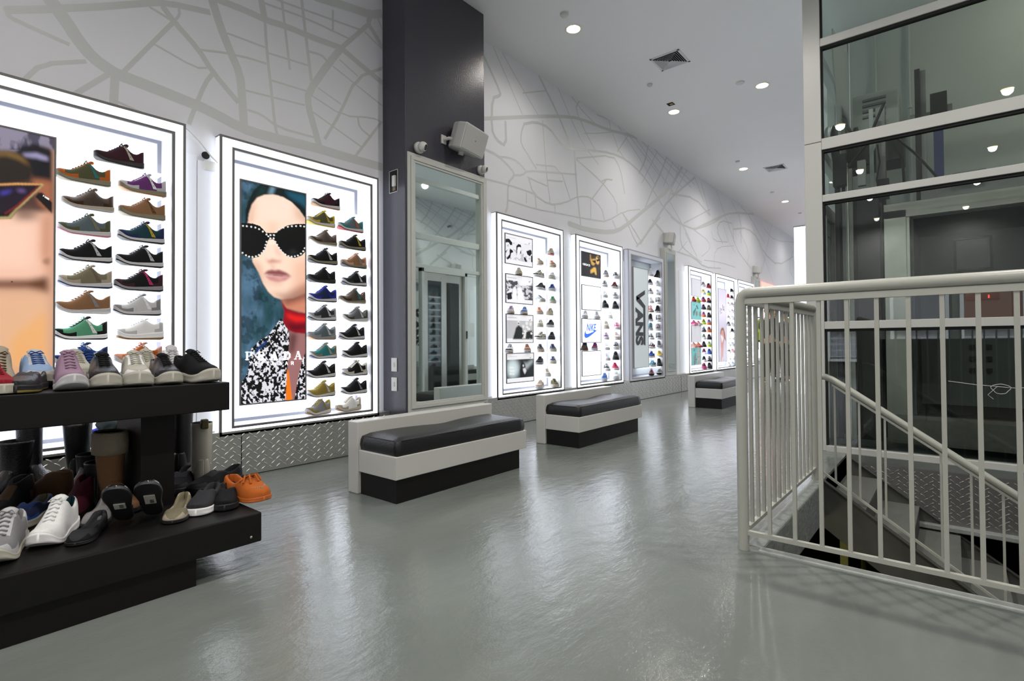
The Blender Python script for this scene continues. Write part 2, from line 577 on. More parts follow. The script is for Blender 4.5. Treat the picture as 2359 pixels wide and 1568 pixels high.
# ------------------------------------------------------------------ shoes
# every table runs heel (0) to toe (1); numbers are metres for a 0.27 m shoe
WT = ([0, .006, .016, .04, .1, .2, .32, .45, .58, .7, .8, .88, .92, .945, .965, .98, .992, 1.0], [.10, .26, .40, .56, .68, .73, .72, .76, .88, 1.0, 1.0, .91, .81, .71, .59, .46, .30, .09])
STY = {
 'runner':  dict(zt=([0, .035, .08, .13, .18, .24, .30, .35, .40, .45, .50, .56, .62, .68, .76, .84, .91, .95, .98, 1], [.088, .092, .089, .079, .074, .075, .083, .096, .107, .109, .101, .090, .079, .069, .059, .053, .047, .042, .036, .029]),
                 zb=([0, .1, .3, .6, .85, 1], [.026, .026, .021, .014, .012, .019]), spring=.024, heel=.008, tc=.41, W=.096, lace=6, tongue=.122, stripe='saddle', cup=.010, sole=1.03),
 'chunky':  dict(zt=([0, .03, .08, .16, .24, .32, .38, .44, .52, .6, .68, .76, .84, .92, .97, 1], [.08, .105, .112, .102, .098, .107, .12, .122, .112, .1, .089, .079, .072, .063, 0.056, 0.050]),
                 zb=([0, .1, .3, .6, .85, 1], [.046, .046, .040, .030, .029, .034]), spring=.014, heel=.008, tc=.42, W=.108, lace=6, tongue=.138, stripe=None, cup=.016, sole=1.07),
 'plimsoll':dict(zt=([0, .03, .08, .2, .3, .38, .44, .52, .6, .68, .76, .84, .92, .97, 1], [.06, .072, .07, .062, .066, .078, .082, .078, .07, .062, .055, .05, .046, 0.045, 0.042]),
                 zb=([0, 1], [.026, .026]), spring=.004, heel=.0, tc=.42, W=.1, lace=5, tongue=.095, stripe=None, cup=.0, sole=1.03),
 'skate':   dict(zt=([0, .03, .08, .2, .3, .38, .44, .52, .6, .68, .76, .84, .92, .97, 1], [.06, .076, .075, .066, .072, .09, .095, .088, .077, .066, .058, .052, .047, 0.045, 0.042]),
                 zb=([0, 1], [.028, .028]), spring=.004, heel=.0, tc=.42, W=.104, lace=5, tongue=.112, stripe='wave', cup=.0, sole=1.04),
 'hightop': dict(zt=([0, .03, .08, .2, .3, .38, .44, .52, .6, .68, .76, .84, .92, .97, 1], [.11, .135, .138, .135, .14, .138, .125, .105, .086, .07, .058, .052, .047, 0.045, 0.042]),
                 zb=([0, 1], [.028, .028]), spring=.004, heel=.0, tc=.40, W=.102, lace=7, tongue=.158, stripe='wave', cup=.0, sole=1.04),
 'slipon':  dict(zt=([0, .03, .08, .2, .3, .38, .46, .54, .62, .7, .78, .86, .92, .97, 1], [.055, .068, .066, .055, .052, .056, .068, .069, .064, .058, .053, .048, .044, 0.042, 0.040]),
                 zb=([0, 1], [.022, .022]), spring=.004, heel=.0, tc=.50, W=.1, lace=0, tongue=0, stripe=None, cup=.0, sole=1.03),
 'flat':    dict(zt=([0, .03, .08, .2, .35, .5, .6, .68, .74, .8, .86, .92, .97, 1], [.04, .056, .054, .04, .032, .03, .031, .036, .04, .04, .036, .03, .024, .017]),
                 zb=([0, .2, .3, 1], [.012, .012, .008, .008]), spring=.003, heel=.0, tc=.70, W=.088, lace=0, tongue=0, stripe=None, cup=.0, sole=1.02),
 'mocc':    dict(zt=([0, .03, .08, .2, .35, .46, .54, .62, .7, .78, .86, .92, .97, 1], [.045, .062, .062, .05, .046, .055, .07, .07, .065, .058, .052, .046, .038, .026]),
                 zb=([0, 1], [.012, .012]), spring=.006, heel=.0, tc=.50, W=.1, lace=0, tongue=0, stripe=None, cup=.0, sole=1.0),
 'bootfoot':dict(zt=([0, .03, .08, .16, .26, .36, .44, .52, .6, .68, .76, .84, .92, .97, 1], [.1, .125, .128, .128, .126, .118, .106, .092, .08, .07, .062, .055, .048, .04, .03]),
                 zb=([0, .24, .27, 1], [.03, .03, .016, .014]), spring=.006, heel=.0, tc=.36, W=.092, lace=0, tongue=0, stripe=None, cup=.0, sole=1.03),
}
SHM = {}
def sfun(st):
    S = STY[st]; L = .27; Wd = S['W']
    def w(t): return max(.0004, np.interp(t, *WT) * Wd / 2)
    def zb(t): return float(np.interp(t, *S['zb']))
    def zt(t): return max(float(np.interp(max(t, .035), *S['zt'])), zb(t) + .003)
    def lift(t):
        a = 0
        if t > .72: a += S['spring'] * ((t - .72) / .28) ** 1.7
        if t < .1: a += S['heel'] * ((.1 - t) / .1) ** 1.5
        return a
    def X(t): return (t - .5) * L
    def g(t):
        tc = S['tc']
        if t >= tc + .06: return 0.0
        k = 1.0 if t < tc - .04 else (tc + .06 - t) / .1
        base = .60 * w(t) if t > .03 else .5 * w(t)
        return base * math.sqrt(max(0, k))
    def surf(t, a, sd, off=0):
        """a: 0 at the sole edge .. 1 at the rim"""
        ang = a * PI / 2
        W_, G = w(t), g(t)
        lean = .985 if a < .9 else 1
        x = G + (W_ - G) * (max(0, math.cos(ang)) ** .62)
        z = zb(t) + lift(t) + (zt(t) - zb(t)) * (math.sin(ang) ** .92)
        return Vector((X(t), sd * (x + off), z + off * .5 * a))
    return S, L, w, zb, zt, lift, X, g, surf

def shoe_parts(st):
    if st in SHM: return SHM[st]
    S, L, w, zb, zt, lift, X, g, surf = sfun(st)
    parts = {}
    ts = [0, .006, .016, .03, .05, .08, .12, .17, .23, .29, .34, .38, .41, .44, .47, .5, .54, .58, .62, .66, .7, .74, .78, .82, .86, .89, .92, .945, .965, .98, .992, 1.0]
    # upper: slot 0 main, 1 overlay, 2 lining
    NA = 8
    mb = MB(); rows = []
    for t in ts:
        row = []
        G = g(t); tc = S['tc']
        k = 0 if t < tc - .04 else min(1, (t - tc + .04) / .1)
        zin = (zb(t) + .012) * (1 - k) + zt(t) * k + lift(t)
        for sd in (1, -1):
            pts = [surf(t, i / NA, sd) for i in range(NA + 1)]
            r = pts[-1]
            pts.append(Vector((r.x, sd * max(0, G - .004), r.z - .003 * (1 - k))))
            pts.append(Vector((r.x, sd * max(0, G - .007), zin * .6 + r.z * .4 * 1)))
            pts.append(Vector((r.x, sd * max(0, G - .010) * .8, zin)))
            row.append(pts)
        rows.append(row[0] + [Vector((X(t), 0, zin))] + row[1][::-1])
    n = len(rows[0])
    vs = [v for r in rows for v in r]
    mb.v = [tuple(v) for v in vs]
    for i in range(len(ts) - 1):
        tm = (ts[i] + ts[i + 1]) / 2
        for j in range(n - 1):
            mb.f.append((i * n + j, (i + 1) * n + j, (i + 1) * n + j + 1, i * n + j + 1))
            jj = j if j < n // 2 else n - 2 - j
            if jj >= NA: m = 2
            elif tm > .86 and jj < 5: m = 1
            elif tm < .14: m = 1
            elif jj < 2 and (tm > .6 or tm < .24): m = 1
            elif jj >= 6 and .45 < tm < .68: m = 1
            else: m = 0
            if jj >= NA and tm > S['tc'] + .05: m = 0
            mb.m.append(m); mb.sm.append(True)
    for rw in (0, len(ts) - 1):
        cap = [rw * n + j for j in range(n)]
        mb.f.append(tuple(cap[::-1] if rw else cap)); mb.m.append(1); mb.sm.append(True)
    parts['upper'] = (mb, 3)
    # sole: slot 0 midsole, 1 outsole
    mb = MB(); K = S['sole']
    rows = []
    for t in ts:
        W_ = w(t) * K + (.003 if 0 < t < 1 else 0)
        xx = X(.5 + (t - .5) * (1.02 if K > 1 else 1.01))
        lo = lift(t); top = zb(t) + lo + .004
        cup = S['cup'] * max(0, (t - .9) / .1) ** .8 if S['cup'] else 0
        top += cup * .6
        hgt = top - lo
        zs = [lo, lo + hgt * .06, lo + hgt * .3, lo + hgt * .32, lo + hgt * .75, top]
        wk = [.86, .97, 1.0, .985, 1.01, .985]
        rows.append([Vector((xx, sd * W_ * k, z)) for sd in (1,) for k, z in zip(wk, zs)] + [Vector((xx, -W_ * k, z)) for k, z in list(zip(wk, zs))[::-1]])
    n = len(rows[0])
    mb.v = [tuple(v) for r in rows for v in r]
    for i in range(len(ts) - 1):
        for j in range(n):
            j2 = (j + 1) % n
            mb.f.append((i * n + j, i * n + j2, (i + 1) * n + j2, (i + 1) * n + j))
            mb.m.append(1 if j in (0, 1, n - 2, n - 1, n - 3) and j != n - 3 or j == n - 1 else 0); mb.sm.append(j not in (5, n - 1))
    for rw in (0, len(ts) - 1):
        cap = [rw * n + j for j in range(n)]
        mb.f.append(tuple(cap if rw else cap[::-1])); mb.m.append(0); mb.sm.append(True)
    parts['sole'] = (mb, 2)
    if S['lace']:
        mb = MB(); N = S['lace']; t0, t1 = S['tc'] + .03, .70
        for i in range(N):
            t = t0 + (t1 - t0) * i / (N - 1)
            ww = w(t) * (.42 - .08 * i / N)
            pts = []
            for q in range(7):
                y = -ww + 2 * ww * q / 6
                a = 1 - abs(y) / w(t) * .55
                pts.append((X(t) + .004 * math.cos(q * PI / 6 * 2), y, zt(t) + lift(t) + .0035 - (abs(y) / w(t)) ** 2 * .016))
            mb.tube(pts, .0026, n=6)
        t = t0
        for sd in (1, -1):     # bow
            mb.tube([(X(t), 0, zt(t) + .006), (X(t) + .006, sd * .014, zt(t) + .012), (X(t) + .014, sd * .024, zt(t) + .003), (X(t) + .01, sd * .01, zt(t) + .003)], .0022, n=6)
        parts['laces'] = (mb, 1)
        mb = MB()
        t = S['tc'] + .05
        a, c = Vector((X(t), 0, zt(t) - .003)), Vector((X(S['tc'] - .07), 0, S['tongue']))
        rws = []
        for q in range(6):
            k = q / 5
            p = a.lerp(c, k) + Vector((0, 0, .006 * math.sin(k * PI)))
            ww = (.021 + .006 * k) * (1 if k < .9 else .8)
            rws += [p + Vector((0, -ww, -.006)), p + Vector((0, -ww * .5, 0.001)), p + Vector((0, 0, .003)), p + Vector((0, ww * .5, .001)), p + Vector((0, ww, -.006)),
                    p + Vector((-.006, ww * .9, -.010)), p + Vector((-.008, 0, -.004)), p + Vector((-.006, -ww * .9, -.010))]
        mb.add(rws, [(i * 8 + j, i * 8 + (j + 1) % 8, (i + 1) * 8 + (j + 1) % 8, (i + 1) * 8 + j) for i in range(5) for j in range(8)] + [tuple(range(40, 48))], 0, True)
        parts['tongue'] = (mb, 1)
    if S['stripe']:
        mb = MB()
        for sd in (1, -1):
            vs = []; NN = 8
            for i in range(NN + 1):
                a = .12 + .78 * i / NN
                if S['stripe'] == 'saddle':
                    c = .27 + .19 * (i / NN) ** 1.2; hw = .038 + .014 * abs(i / NN - .5)
                else:
                    c = .62 - .42 * (i / NN) ** .7; hw = .02; a = .2 + .45 * math.sin(i / NN * PI * .75)
                vs += [surf(c - hw, a, sd, .0016), surf(c + hw, a, sd, .0016)]
            fs = [(2 * i, 2 * i + 1, 2 * i + 3, 2 * i + 2) if sd < 0 else (2 * i, 2 * i + 2, 2 * i + 3, 2 * i + 1) for i in range(NN)]
            mb.add(vs, fs, 0, True)
            if S['stripe'] == 'saddle':       # three eyelets on the stripe
                for a in (.3, .5, .7):
                    c = .27 + .19 * ((a - .12) / .78) ** 1.2
                    p = surf(c, a, sd, .0026)
                    mb.add([p + Vector((.0028 * math.cos(q), 0, .0028 * math.sin(q))) for q in [k * PI / 3 for k in range(6)]], [tuple(range(6))], 1)
        parts['side_stripe'] = (mb, 2)
    out = {k: (v[0].mesh('shoe_' + k, [MC['plastic_dummy']] * v[1]), v[1]) for k, v in parts.items()}
    SHM[st] = out
    return out
mat('plastic_dummy', (.5, .5, .5))

PAL = dict(
 K=('black', (.0035, .0035, .0042)), W=('white', (.72, .72, .72)), G=('grey', (.20, .20, .21)), D=('charcoal', (.022, .023, .027)), LG=('light grey', (.45, .45, .46)),
 N=('navy', (.012, .025, .10)), B=('blue', (.02, .10, .42)), RB=('royal blue', (.02, .03, .38)), LB=('pale blue', (.35, .50, .75)), T=('teal', (.03, .22, .24)),
 DT=('dark teal', (.01, .055, .075)), R=('red', (.36, .015, .03)), BU=('burgundy', (.035, .008, .014)), M=('maroon', (.10, .012, .03)), P=('purple', (.17, .04, .20)),
 PK=('pink', (.75, .33, .38)), HP=('hot pink', (.62, .04, .20)), LI=('lilac pink', (.42, .27, .38)), Y=('yellow', (.62, .46, .03)), MU=('mustard', (.33, .25, .05)),
 O=('orange', (.62, .15, .02)), TN=('tan', (.33, .17, .08)), BE=('beige', (.50, .43, .33)), CR=('cream', (.60, .57, .47)), BR=('brown', (.12, .06, .025)),
 TP=('taupe', (.20, .15, .11)), OL=('olive', (.11, .11, .05)), GR=('green', (.05, .28, .08)), MT=('mint green', (.13, .45, .26)), LM=('lime', (.45, .62, .03)),
 KH=('khaki', (.25, .22, .14)), PE=('peach', (.66, .36, .26)), SI=('silver', (.5, .5, .5)), RU=('rust orange', (.55, .13, .02)), SG=('slate grey', (.13, .17, .19)), GU=('gum', (.42, .24, .10)), OW=('off white', (.56, .54, .46)))
def pm(code, kind='suede'):
    n, c = PAL[code]
    if max(c) - min(c) > .05: c = tuple(v * .68 for v in c)
    nm = n.replace(' ', '_') + '_' + kind
    if kind == 'rubber': return mat(nm, c, .5, spec=.4)
    if kind == 'leather': return mat(nm, c, .5, bump=.015, bscale=260, spec=.16)
    if kind == 'patent': return mat(nm, c, .06, coat=1)
    if kind == 'glitter':
        m = mat(nm, c, .3, metal=.6, noise=.7, nscale=900, bump=.8, bscale=900)
        return m
    return mat(nm, c, .8, noise=.12, nscale=120, bump=.2, bscale=500, spec=.25)

CNT = {}
def put_shoe(style, main, over=None, stripe=None, sole='W', out=None, lace=None, lining=None, loc=(0, 0, 0), rz=0, scale=1.0, label='', cat='shoe', group=None, name='sneaker', kind='suede', rot=None, simple=False):
    parts = shoe_parts(style)
    t = thing(name, label, cat, loc, rz, group)
    if rot: t.rotation_euler = rot
    t.scale = (scale, scale, scale * (1.22 if style in ('runner', 'plimsoll', 'skate') else 1.1))
    over = over or main; lace = lace or main; lining = lining or main; out = out or sole
    MM = {'upper': [pm(main, kind), pm(over, kind), pm(lining)], 'sole': [pm(sole, 'rubber'), pm(out, 'rubber')], 'laces': [pm(lace)], 'tongue': [pm(over if kind == 'suede' else main)],
          'side_stripe': [pm(stripe or main, 'leather'), pm(main)]}
    for k, (me, ns) in parts.items():
        if k == 'side_stripe' and not stripe: continue
        if simple and k in ('tongue',) and style != 'hightop': continue
        o = bpy.data.objects.new(k, me)
        COL.objects.link(o); o.parent = t
        for i in range(ns):
            o.material_slots[i].link = 'OBJECT'
            o.material_slots[i].material = MM[k][i]
    return t

ORD = ['top', 'second', 'third', 'fourth', 'fifth', 'sixth', 'seventh', 'eighth', 'ninth', 'tenth', 'eleventh', 'bottom']
def cname(c): return PAL[c][0]

# ------------------------------------------------------------------ display cases
ROWZ = [2.032 - .1528 * k for k in range(11)] + [.366]
XI = -4.09      # back of the cases
def case(i, label, lit=True, rows=range(11), shelf_y=(.662, 1.22), extra=None, group='display cases along the mural wall'):
    y0 = CASES[i]; y1 = y0 + CW
    t = thing('display_case', label, 'display case', (XF, y0, ZC0), 0, group)
    iy0, iy1, iz0, iz1 = .097, 1.237, .064, 2.003
    w, h = CW, ZC1 - ZC0
    d = XI - XF
    skin = M_lit if lit else M_unlit
    edge = M_alu if lit else M_alul
    e = .016
    # light border, the front ring between the edge trims
    mb = MB()
    f = -.002
    for a in ((e, w - e, e, iz0 - e), (e, w - e, iz1 + e, h - e), (e, iy0 - e, iz0 - e, iz1 + e), (iy1 + e, w - e, iz0 - e, iz1 + e)):
        mb.quad((f, a[0], a[2]), (f, a[1], a[2]), (f, a[1], a[3]), (f, a[0], a[3]))
    mb.build('light_border', skin, t)
    for y in (.004, w - .004):
        MB().quad((-.08, y, .008), (-e, y, .008), (-e, y, h - .008), (-.08, y, h - .008)).build('side_panel', skin, t)
    mb = MB()
    def ring(a0, a1, b0, b1, e, x0, x1):
        mb.box(x0, x1, a0, a1, b0, b0 + e).box(x0, x1, a0, a1, b1 - e, b1)
        mb.box(x0, x1, a0, a0 + e, b0 + e, b1 - e).box(x0, x1, a1 - e, a1, b0 + e, b1 - e)
    ring(0, w, 0, h, e, -.012, 0)
    mb.box(-.085, -.012, 0, w, 0, .004).box(-.085, -.012, 0, w, h - .004, h)
    mb.build('outer_trim', edge, t)
    mb = MB(); ring(iy0 - e, iy1 + e, iz0 - e, iz1 + e, e, -.012, 0)
    mb.build('inner_trim', edge, t)
    mb = MB()
    mb.quad((d, iy0 - .03, iz0 - .03), (d, iy1 + .03, iz0 - .03), (d, iy1 + .03, iz1 + .03), (d, iy0 - .03, iz1 + .03))
    mb.build('back_panel', M_litback if lit else M_unback, t)
    mb = MB()
    b0, b1, c0, c1 = iy0, iy1, iz0, iz1
    mb.quad((-.012, b0, c0), (d, b0, c0), (d, b0, c1), (-.012, b0, c1)).quad((-.012, b1, c0), (-.012, b1, c1), (d, b1, c1), (d, b1, c0))
    mb.quad((-.012, b0, c0), (-.012, b1, c0), (d, b1, c0), (d, b0, c0)).quad((-.012, b0, c1), (d, b0, c1), (d, b1, c1), (-.012, b1, c1))
    mb.build('case_lining', M_lining if lit else M_unlit, t)
    mb = MB()
    g = .022
    mb.box(d, d + .012, b0, b1, c1 - g, c1).box(d, d + .012, b1 - g, b1, c0 + g, c1 - g).box(d, d + .012, b0, b1, c0, c0 + g).box(d, d + .012, b0, b0 + g, c0 + g, c1 - g)
    mb.build('back_trim', M_alul, t)
    for r in rows:
        z = ROWZ[r] - ZC0
        MB().box(d + .002, -.030, shelf_y[0], shelf_y[1], z - .013, z - .001).build('shelf', M_shelf, t, bevel=.002)
    return t

CL = ['lit wall case with cropped face poster, at the left edge', 'lit wall case with studded sunglasses poster, left of the dark column',
      'lit wall case with four black and white prints, right of the column mirror', 'lit wall case with the blue swoosh sign',
      'unlit pale case with huge sideways lettering', 'lit wall case with two teal prints, right of the first narrow mirror',
      'lit wall case with tall pale poster of a seated woman', 'lit wall case half hidden behind the corner railing post',
      'red-backed lit case beyond the second narrow mirror', 'small far lit case, second beyond the second narrow mirror', 'farthest lit case on the mural wall']
CN = ['cropped face case', 'studded sunglasses case', 'black-and-white prints case', 'blue swoosh case', 'sideways lettering case', 'teal prints case', 'tall pale poster case', 'case behind the railing post',
      'red-backed case', 'second far case', 'farthest case']
for i in range(11):
    lit = i != 4
    if i == 0: case(i, CL[i], True, rows=range(11), shelf_y=(.672, 1.19))
    else: case(i, CL[i], lit, rows=[r for r in range(11) if not (i in (2, 3) and r < 0)])
# red glow strips behind the first far case
t = thing('glow_strip', 'red glowing light strip round the first far display case', 'light strip', (XW + .004, CASES[8], 0))
mb = MB().box(0, .02, -.09, CW + .05, 2.4, 2.52).box(0, .02, -.12, -.02, .33, 2.52)
mb.build('led_strip', M_red, t)

def wy(px, x=-3.925, y=700): return on(px, y, 'x', x).y
# shoes of the cases: row side(px0,px1) style main over stripe sole ; rz of the toe (deg): -90 is toe to the left
def case_shoes(i, txt, scale=.88, rz0=-90, x=-3.925, simple=False):
    for ln in txt.strip().split('\n'):
        f = ln.split()
        r = int(f[0]); a, b_ = map(float, f[1].split('-'))
        st, codes = f[2], f[3].split(',')
        rz = float(f[4]) if len(f) > 4 else rz0
        main, over, stripe, sole, out = (codes + [None] * 5)[:5]
        over = over or None; stripe = stripe or None; sole = sole or 'W'; out = out or None
        yc = wy((a + b_) / 2, x)
        side = f[5] if len(f) > 5 else ('left' if yc - CASES[i] < .9 else 'right')
        what = {'runner': 'running shoe', 'plimsoll': 'low canvas sneaker', 'skate': 'low skate shoe', 'hightop': 'high-top sneaker', 'chunky': 'thick-soled sneaker'}[st]
        extra = ''
        if stripe and stripe != main: extra = ' with %s stripe' % cname(stripe)
        elif over and over != main: extra = ' with %s trim' % cname(over)
        if side == 'ledge' or side.startswith('L'):
            pos = 'standing on the %s picture ledge, %s' % (ORD[int(side[1])], 'left end' if side.endswith('a') else 'right end')
            label = '%s %s%s, %s picture ledge %s, %s' % (cname(main), what, extra, ORD[int(side[1])], 'left' if side.endswith('a') else 'right', CN[i])
        else:
            label = '%s %s%s, %s shelf %s, %s' % (cname(main), what, extra, ORD[r], side, CN[i])
        z = ROWZ[r] if not side.startswith('L') else LEDGE[i][int(side[1])]
        fr = 'studio'
        sc = scale * (.98 + .04 * random.random())
        # keep the whole shoe inside the case
        L_ = .27 * sc; ang = R(rz); halfx = abs(math.cos(ang)) * L_ / 2 + abs(math.sin(ang)) * .048 * sc - .004
        xx = max(x, XI + .02 + halfx)
        kind = 'suede' if len(codes) < 6 else codes[5]
        put_shoe(st, main, over, stripe, sole, out, lining=over or main, loc=(xx, yc, z + .001), rz=R(rz + random.uniform(-3, 3)), scale=sc, label=label,
                 group='shoes on display in the lit wall cases', kind=kind, simple=simple, name={'runner': 'running_shoe', 'plimsoll': 'canvas_sneaker', 'skate': 'skate_shoe', 'hightop': 'high_top_sneaker', 'chunky': 'chunky_sneaker'}[st])
LEDGE = {}
case_shoes(0, '''0 222-325 runner BU,,CR,K
1 141-242 runner OL,O,T,KH
1 280-376 runner P,LG,W,KH,GU
2 150-253 runner TP,BR,,BE,LG,glitter
2 275-379 runner TN,,BR,KH
3 144-244 runner SG,OL,KH,LG,PK
3 279-371 runner DT,N,Y,LG,K
4 144-251 runner K,,LG,LG,K
4 274-370 runner K,,LG,LG,K
5 146-248 runner KH,BE,TP,LG,N
5 273-367 runner K,BU,HP,G,K
6 135-250 runner TN,,G,LG,W
6 272-362 runner SI,G,W,LG,K
7 133-242 runner MT,K,W,W,K
7 268-379 chunky W,LG,,W,GU,leather
8 140-235 runner B,N,W,LG
8 268-372 runner RU,PE,W,LG
9 140-235 runner D,K,W,LG
10 268-372 runner G,D,W,LG
11 200-300 runner RB,N,W,LG''', scale=.93)
case_shoes(1, '''0 720-781 runner BU,K,,LG,GU
1 706-772 runner OL,Y,Y,LG,Y
1 778-837 runner SG,T,O,LG,R
2 717-771 runner TP,BR,,KH,W,glitter
2 782-842 runner K,,Y,KH,K
3 713-774 runner K,,LG,KH,K
3 787-843 runner TN,PE,G,KH,K
4 710-771 runner K,,K,K,K
4 788-843 runner K,D,LG,LG,K
5 714-771 runner N,RB,RB,LG,K
5 786-837 runner TP,BR,T,KH,W,glitter
6 712-771 runner D,G,LG,LG,K
6 792-843 runner G,OL,LG,LG,W,glitter
7 708-774 runner SG,G,LG,G,GU
7 777-843 runner K,,LG,LG,K
8 717-771 runner T,KH,BE,LG,N
8 790-843 runner K,,K,LG,K
9 711-767 runner K,,LG,LG,K
9 790-843 runner K,CR,CR,LG,K
10 708-771 runner MU,MU,LG,LG,K
10 785-844 runner K,,G,LG,K
11 702-764 runner G,MU,MU,LG,GU -78
11 769-836 runner W,BE,W,CR,GU -84''', scale=.90)
LEDGE[2] = []
LEDGE[3] = []
LEDGE[5] = []

# ------------------------------------------------------------------ printed posters (backlit prints made as fine colour grids)
XP = -3.876
M_print = bpy.data.materials.new('backlit_print'); M_print.use_nodes = True
nt = M_print.node_tree; b = nt.nodes['Principled BSDF']
at_ = nt.nodes.new('ShaderNodeAttribute'); at_.attribute_name = 'Print'
nt.links.new(at_.outputs['Color'], b.inputs['Base Color']); nt.links.new(at_.outputs['Color'], b.inputs['Emission Color'])
b.inputs['Emission Strength'].default_value = .33; b.inputs['Roughness'].default_value = .25

def fbm(n, m, f, seed, ay=1.0, ax=1.0):
    rg = np.random.RandomState(seed); out = np.zeros((n, m)); amp = 1
    for o in range(4):
        a, c = max(2, int(f * ay * 2 ** o)), max(2, int(f * ax * 2 ** o))
        g = rg.rand(a + 1, c + 1)
        yi = np.linspace(0, a - .001, n); xi = np.linspace(0, c - .001, m)
        y0 = yi.astype(int); x0 = xi.astype(int); fy = (yi - y0)[:, None]; fx = (xi - x0)[None]
        fy = fy * fy * (3 - 2 * fy); fx = fx * fx * (3 - 2 * fx)
        out += amp * ((g[y0][:, x0] * (1 - fx) + g[y0][:, x0 + 1] * fx) * (1 - fy) + (g[y0 + 1][:, x0] * (1 - fx) + g[y0 + 1][:, x0 + 1] * fx) * fy)
        amp *= .5
    return out / 1.875

class Paint:
    """colour grid of a print lying in the plane x = XP between y0..y1 and z0..z1; shapes are given in picture positions (ox + a/sc, oy + b/sc)"""
    def __init__(s, y0, y1, z0, z1, nx, ny, bg, ox=0, oy=0, sc=1.0):
        s.b = (y0, y1, z0, z1); s.nx, s.ny = nx, ny
        s.img = np.zeros((ny, nx, 3)); s.img[:] = srgb(bg)
        s.Y = np.linspace(y0, y1, nx)[None].repeat(ny, 0); s.Z = np.linspace(z1, z0, ny)[:, None].repeat(nx, 1)
        s.o = (ox, oy, sc)
    def P(s, p):
        q = on(s.o[0] + p[0] / s.o[2], s.o[1] + p[1] / s.o[2], 'x', XP); return q.y, q.z
    def mask(s, pts, soft=0, raw=False):
        Q = pts if raw else [s.P(p) for p in pts]
        ins = np.zeros(s.Y.shape, bool)
        n = len(Q)
        for i in range(n):
            (xa, za), (xb, zb_) = Q[i], Q[(i + 1) % n]
            if za == zb_: continue
            c = ((s.Z > za) != (s.Z > zb_)) & (s.Y < (xb - xa) * (s.Z - za) / (zb_ - za) + xa)
            ins ^= c
        return s.blur(ins.astype(float), soft)
    def blur(s, m, k):
        k = int(k)
        for _ in range(2 if k else 0):
            for ax in (0, 1):
                pad = [(k, k) if a == ax else (0, 0) for a in (0, 1)]
                c = np.cumsum(np.pad(m, pad, mode='edge'), axis=ax)
                c = np.concatenate([np.zeros_like(np.take(c, [0], ax)), c], ax)
                n = m.shape[ax]; w = 2 * k + 1
                m = (np.take(c, range(w, w + n), ax) - np.take(c, range(0, n), ax)) / w
        return m
    def put(s, m, col, a=1.0):
        m = (m * a)[..., None]; s.img = s.img * (1 - m) + np.array(srgb(col))[None, None] * m; return s
    def poly(s, pts, col, soft=0, a=1.0): return s.put(s.mask(pts, soft), col, a)
    def ell(s, c, rx, ry, col, soft=0, a=1.0, rot=0):
        pts = []
        for k in range(24):
            u, v = rx * math.cos(k * PI / 12), ry * math.sin(k * PI / 12)
            pts.append((c[0] + u * math.cos(rot) - v * math.sin(rot), c[1] + u * math.sin(rot) + v * math.cos(rot)))
        return s.poly(pts, col, soft, a)
    def noise(s, m, f, c, a, seed=1, ay=1, ax=1, th=None):
        n = fbm(s.ny, s.nx, f, seed, ay, ax)
        if th is not None: n = np.clip((n - th) * 8, 0, 1)
        return s.put(m * n, c, a)
    def print_mesh(s, name='print'):
        ny, nx = s.ny, s.nx
        me = bpy.data.meshes.new(name)
        v = np.zeros((ny, nx, 3)); v[..., 0] = 0; v[..., 1] = s.Y; v[..., 2] = s.Z
        idx = np.arange(ny * nx).reshape(ny, nx)
        f = np.stack([idx[:-1, :-1], idx[1:, :-1], idx[1:, 1:], idx[:-1, 1:]], -1).reshape(-1, 4)
        me.vertices.add(ny * nx); me.vertices.foreach_set('co', v.ravel())
        me.loops.add(f.size); me.loops.foreach_set('vertex_index', f.ravel())
        me.polygons.add(len(f)); me.polygons.foreach_set('loop_start', np.arange(0, f.size, 4)); me.polygons.foreach_set('loop_total', np.full(len(f), 4))
        me.update(calc_edges=True)
        ca = me.color_attributes.new('Print', 'FLOAT_COLOR', 'POINT')
        ca.data.foreach_set('color', np.concatenate([s.img.reshape(-1, 3), np.ones((ny * nx, 1))], 1).ravel())
        me.materials.append(M_print)
        return me

def poster(y0, y1, z0, z1, label, paint=None, frame=M_alu, fw=.009, skin=None, front=None, name='backlit_poster', group=None):
    t = thing(name, label, 'poster', (XP, y0, z0), 0, group)
    w, h = y1 - y0, z1 - z0
    mb = MB()
    mb.box(-.012, 0, 0, w, 0, fw).box(-.012, 0, 0, w, h - fw, h).box(-.012, 0, 0, fw, fw, h - fw).box(-.012, 0, w - fw, w, fw, h - fw)
    mb.build('poster_frame', frame, t)
    MB().box(XI - XP + .002, -.013, .002, w - .002, .002, h - .002).build('poster_box', skin or M_litback, t)
    if paint:
        o = bpy.data.objects.new('print', paint.print_mesh()); COL.objects.link(o); o.parent = t
        o.location = (-.004, -y0, -z0)
    else:
        MB().quad((-.004, fw, fw), (-.004, w - fw, fw), (-.004, w - fw, h - fw), (-.004, fw, h - fw)).build('print', front or M_litback, t)
    return t

def lettering(parent, polys=None, mt=None, name='lettering', x=.0):
    """flat letters; polys are lists of world (y,z) outlines"""
    mb = MB()
    px, py, pz = parent.location
    for P in polys:
        n = len(P)
        ar = sum(P[i][0] * P[(i + 1) % n][1] - P[(i + 1) % n][0] * P[i][1] for i in range(n))
        if ar < 0: P = P[::-1]
        mb.add([(x, p[0] - py, p[1] - pz) for p in P], [tuple(range(n))])
    return mb.build(name, mt, parent)

